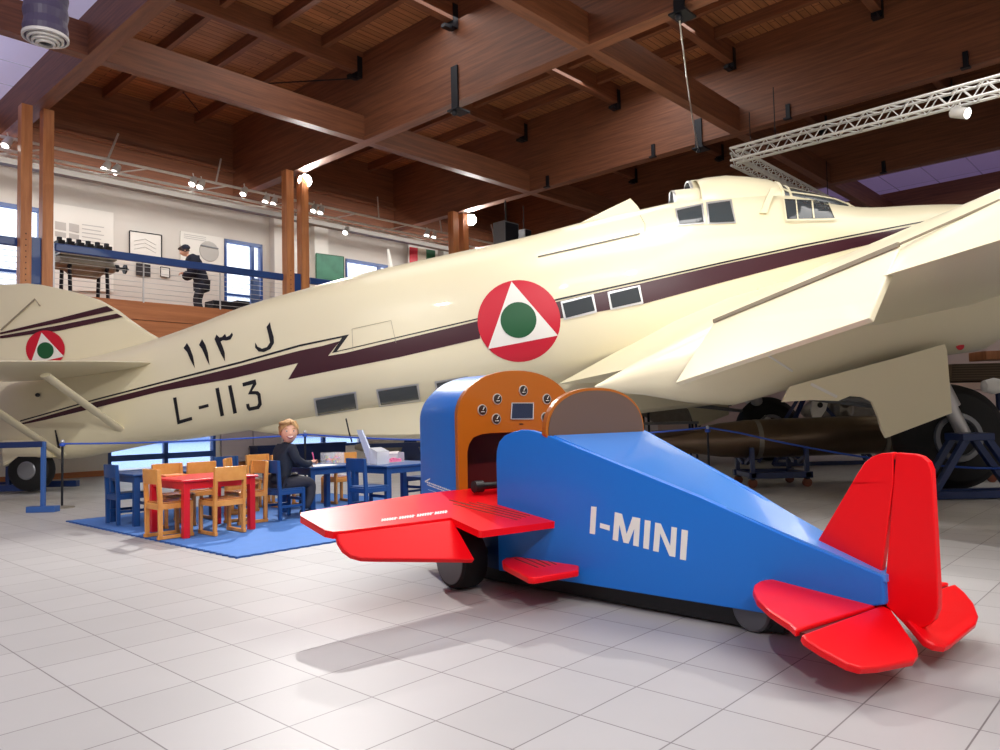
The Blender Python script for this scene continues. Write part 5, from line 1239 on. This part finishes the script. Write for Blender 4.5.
tag(MB().lathe([(.001, -.2), (.1, -.17), (.14, 0), (.1, .17), (.001, .2)], UY(994, 386, 13.0) , (1, 0, 0), 20).build('white_float', M_whitep, smooth=True), 'small white rounded float at the right picture edge', 'float')

# ------------------------------------------------------------------ wall exhibits on the gallery
AW = 18.17
def panel(name, quad, m, lb, cat, frame=None, a=AW, t=.03, fw_=.03, grp=None):
    q = [UA(px, py, a) for px, py in quad]; r = thing(name, q[0].lerp(q[2], .5), lb, cat, grp)
    MB().prism(q, -A * t).build('board', m, r)
    if frame:
        for i in range(4): MB().bar(q[i] - A * (t + .005), q[(i + 1) % 4] - A * (t + .005), fw_).build('frame_bar', frame, r)
    return r
ivory = mat('board_ivory', rgb(232, 228, 220), .6)
r = panel('information_board', [(52, 203), (113, 213), (113, 292), (52, 290)], ivory, 'large white information board behind the engine with four small pictures', 'board')
for q in ([(55, 221), (66, 223), (66, 231), (55, 229)], [(69, 223), (79, 225), (79, 233), (69, 231)], [(55, 231), (66, 233), (66, 238), (55, 236)], [(69, 233), (79, 235), (79, 240), (69, 238)]):
    pts_ = [UA(px, py, AW - .035) for px, py in q]; MB().prism(pts_, -A * .004).build('small_picture', mat('photo_grey', rgb(188, 182, 176), .6), r)
mb = MB()
for k in range(5):
    mb.bar(UA(82, 224.5 + 4 * k, AW - .036), UA(104 - 3 * (k % 2), 227.5 + 4 * k, AW - .036), .004, .02)
mb.build('text_lines', mat('print_light', rgb(190, 186, 182), .7), r)
r = panel('framed_drawing', [(129, 231), (161, 235.5), (161, 258), (129, 254)], ivory, 'thin dark framed aircraft drawing left of the visitor', 'picture', frame=M_dark, fw_=.02)
mb = MB()
for k in range(3): mb.tube([UA(134, 241 + 4 * k, AW - .04), UA(145, 239 + 4 * k, AW - .04), UA(156, 245 + 4 * k, AW - .04)], .006, 5)
mb.build('drawing_lines', mat('print_light', rgb(190, 186, 182), .7), r)
panel('dark_photograph', [(136, 263), (150, 265), (150, 277), (136, 275)], mat('photo_dark', rgb(44, 36, 40), .5), 'small dark photograph hanging below the framed drawing', 'photograph')
panel('small_framed_note', [(160, 267), (169, 268.5), (169, 278), (160, 276.5)], ivory, 'small framed note right of the dark photograph', 'picture', frame=M_dark, fw_=.015)
r = panel('information_board', [(180, 231), (223, 238), (223, 268), (180, 262)], ivory, 'white information board with a round window picture beside the visitor', 'board')
ctr = UA(209, 251.5, AW - .035); rad = 10.2 / 764 * ctr.y
MB().lathe([(rad, 0), (rad * 1.02, .01), (rad * .95, .02), (.001, .02)], ctr, -A, 32).build('round_picture', mat('round_grey', rgb(186, 182, 176), .35), r)
MB().bar(ctr - A * .03 - B * rad * .9 + Z * .12, ctr - A * .03 + B * rad * .9 + Z * .10, .03).build('picture_bar', M_grey, r)
mb = MB()
for k in range(3): mb.bar(UA(184, 234 + 1.8 * k, AW - .036), UA(206, 237.5 + 1.8 * k, AW - .036), .004, .015)
mb.build('text_lines', mat('print_light', rgb(190, 186, 182), .7), r)
r = panel('green_painting', [(315.5, 253.5), (343, 257), (343, 283), (315.5, 281)], mat('painting_green', rgb(70, 128, 104), .5, noise=.5, nscale=3), 'green abstract painting between the middle posts and the far window', 'painting', a=17.9, frame=M_greenp, fw_=.02)
r = thing('striped_flag_panel', UA(422, 260, 17.9), 'framed flag panel with red, cream and green upright stripes', 'flag panel')
MB().prism([UA(*q, 17.95) for q in ((408, 244), (437, 247.5), (437, 272), (408, 273))], -A * .03).build('board', ivory, r)
for q, m_ in (([(409.5, 247), (417.5, 248), (417.5, 271.5), (409.5, 272)], M_redp), ([(417.7, 248.2), (426, 249.2), (426, 270), (417.7, 271.5)], mat('flag_cream', rgb(206, 192, 172), .7, noise=.2, nscale=14)), ([(426.2, 249.3), (435, 250.5), (435, 268), (426.2, 270)], M_greenp)):
    MB().prism([UA(*p_, 17.91) for p_ in q], -A * .01).build('stripe', m_, r)
# dark crates on the gallery floor right of the visitor, and a roll banner by the window
for q, lb in (((213, 300, 237, 309), 'long low dark crate on the gallery floor right of the visitor'), ((237, 300, 250, 312), 'square dark crate below the gallery window')):
    p0, p1 = UA(q[0], q[1], 16.2), UA(q[2], q[1], 16.2)
    h_ = p0.z - 3.33
    MB_ = MB().bab(16.2, 16.6, p0.dot(B), p1.dot(B), 3.33, max(3.5, p0.z)); o = MB_.build('dark_crate', M_bracket, bevel=.01); tag(o, lb, 'crate', 'dark crates on the gallery')
bn = UA(255, 282, 17.4); r = thing('blue_banner', Vector((bn.x, bn.y, 3.33)), 'slim rolled blue banner standing beside the gallery window', 'banner')
MB().lathe([(.10, 3.36), (.11, 3.4), (.11, 4.55), (.09, 4.6)], (bn.x, bn.y, 0), Z, 20).build('banner_roll', mat('banner_blue', rgb(60, 84, 130), .5), r, smooth=True)
MB().lathe([(.16, 3.33), (.16, 3.36), (.02, 3.37)], (bn.x, bn.y, 0), Z, 20).build('banner_foot', M_bracket, r)
# low navy radiator cover and mauve panels on the lower wall behind the children's corner
r = thing('navy_display_case', W(15.95, 10.2, 0), 'long low navy display case against the far lower wall', 'display case')
MB().bab(15.8, 16.15, 9.0, 11.4, .05, .42).build('case_body', M_navy, r, bevel=.01)
MB().bab(15.78, 16.16, 8.98, 11.42, .42, .46).build('case_lid', M_navy, r, bevel=.005)
for k, (b0, b1) in enumerate(((8.35, 9.1), (9.12, 9.85), (12.4, 13.3), (13.32, 14.2))):
    o = MB().bab(16.2, 16.27, b0, b1, .12, 2.4).build('mauve_wall_panel', mat('panel_mauve', rgb(186, 174, 178), .6), bevel=.004)
    tag(o, ['mauve wall panel right of the glazed door', 'mauve wall panel left of the low window', 'mauve wall panel right of the low window', 'mauve wall panel farthest along the lower wall'][k], 'wall panel', 'mauve panels on the lower wall')
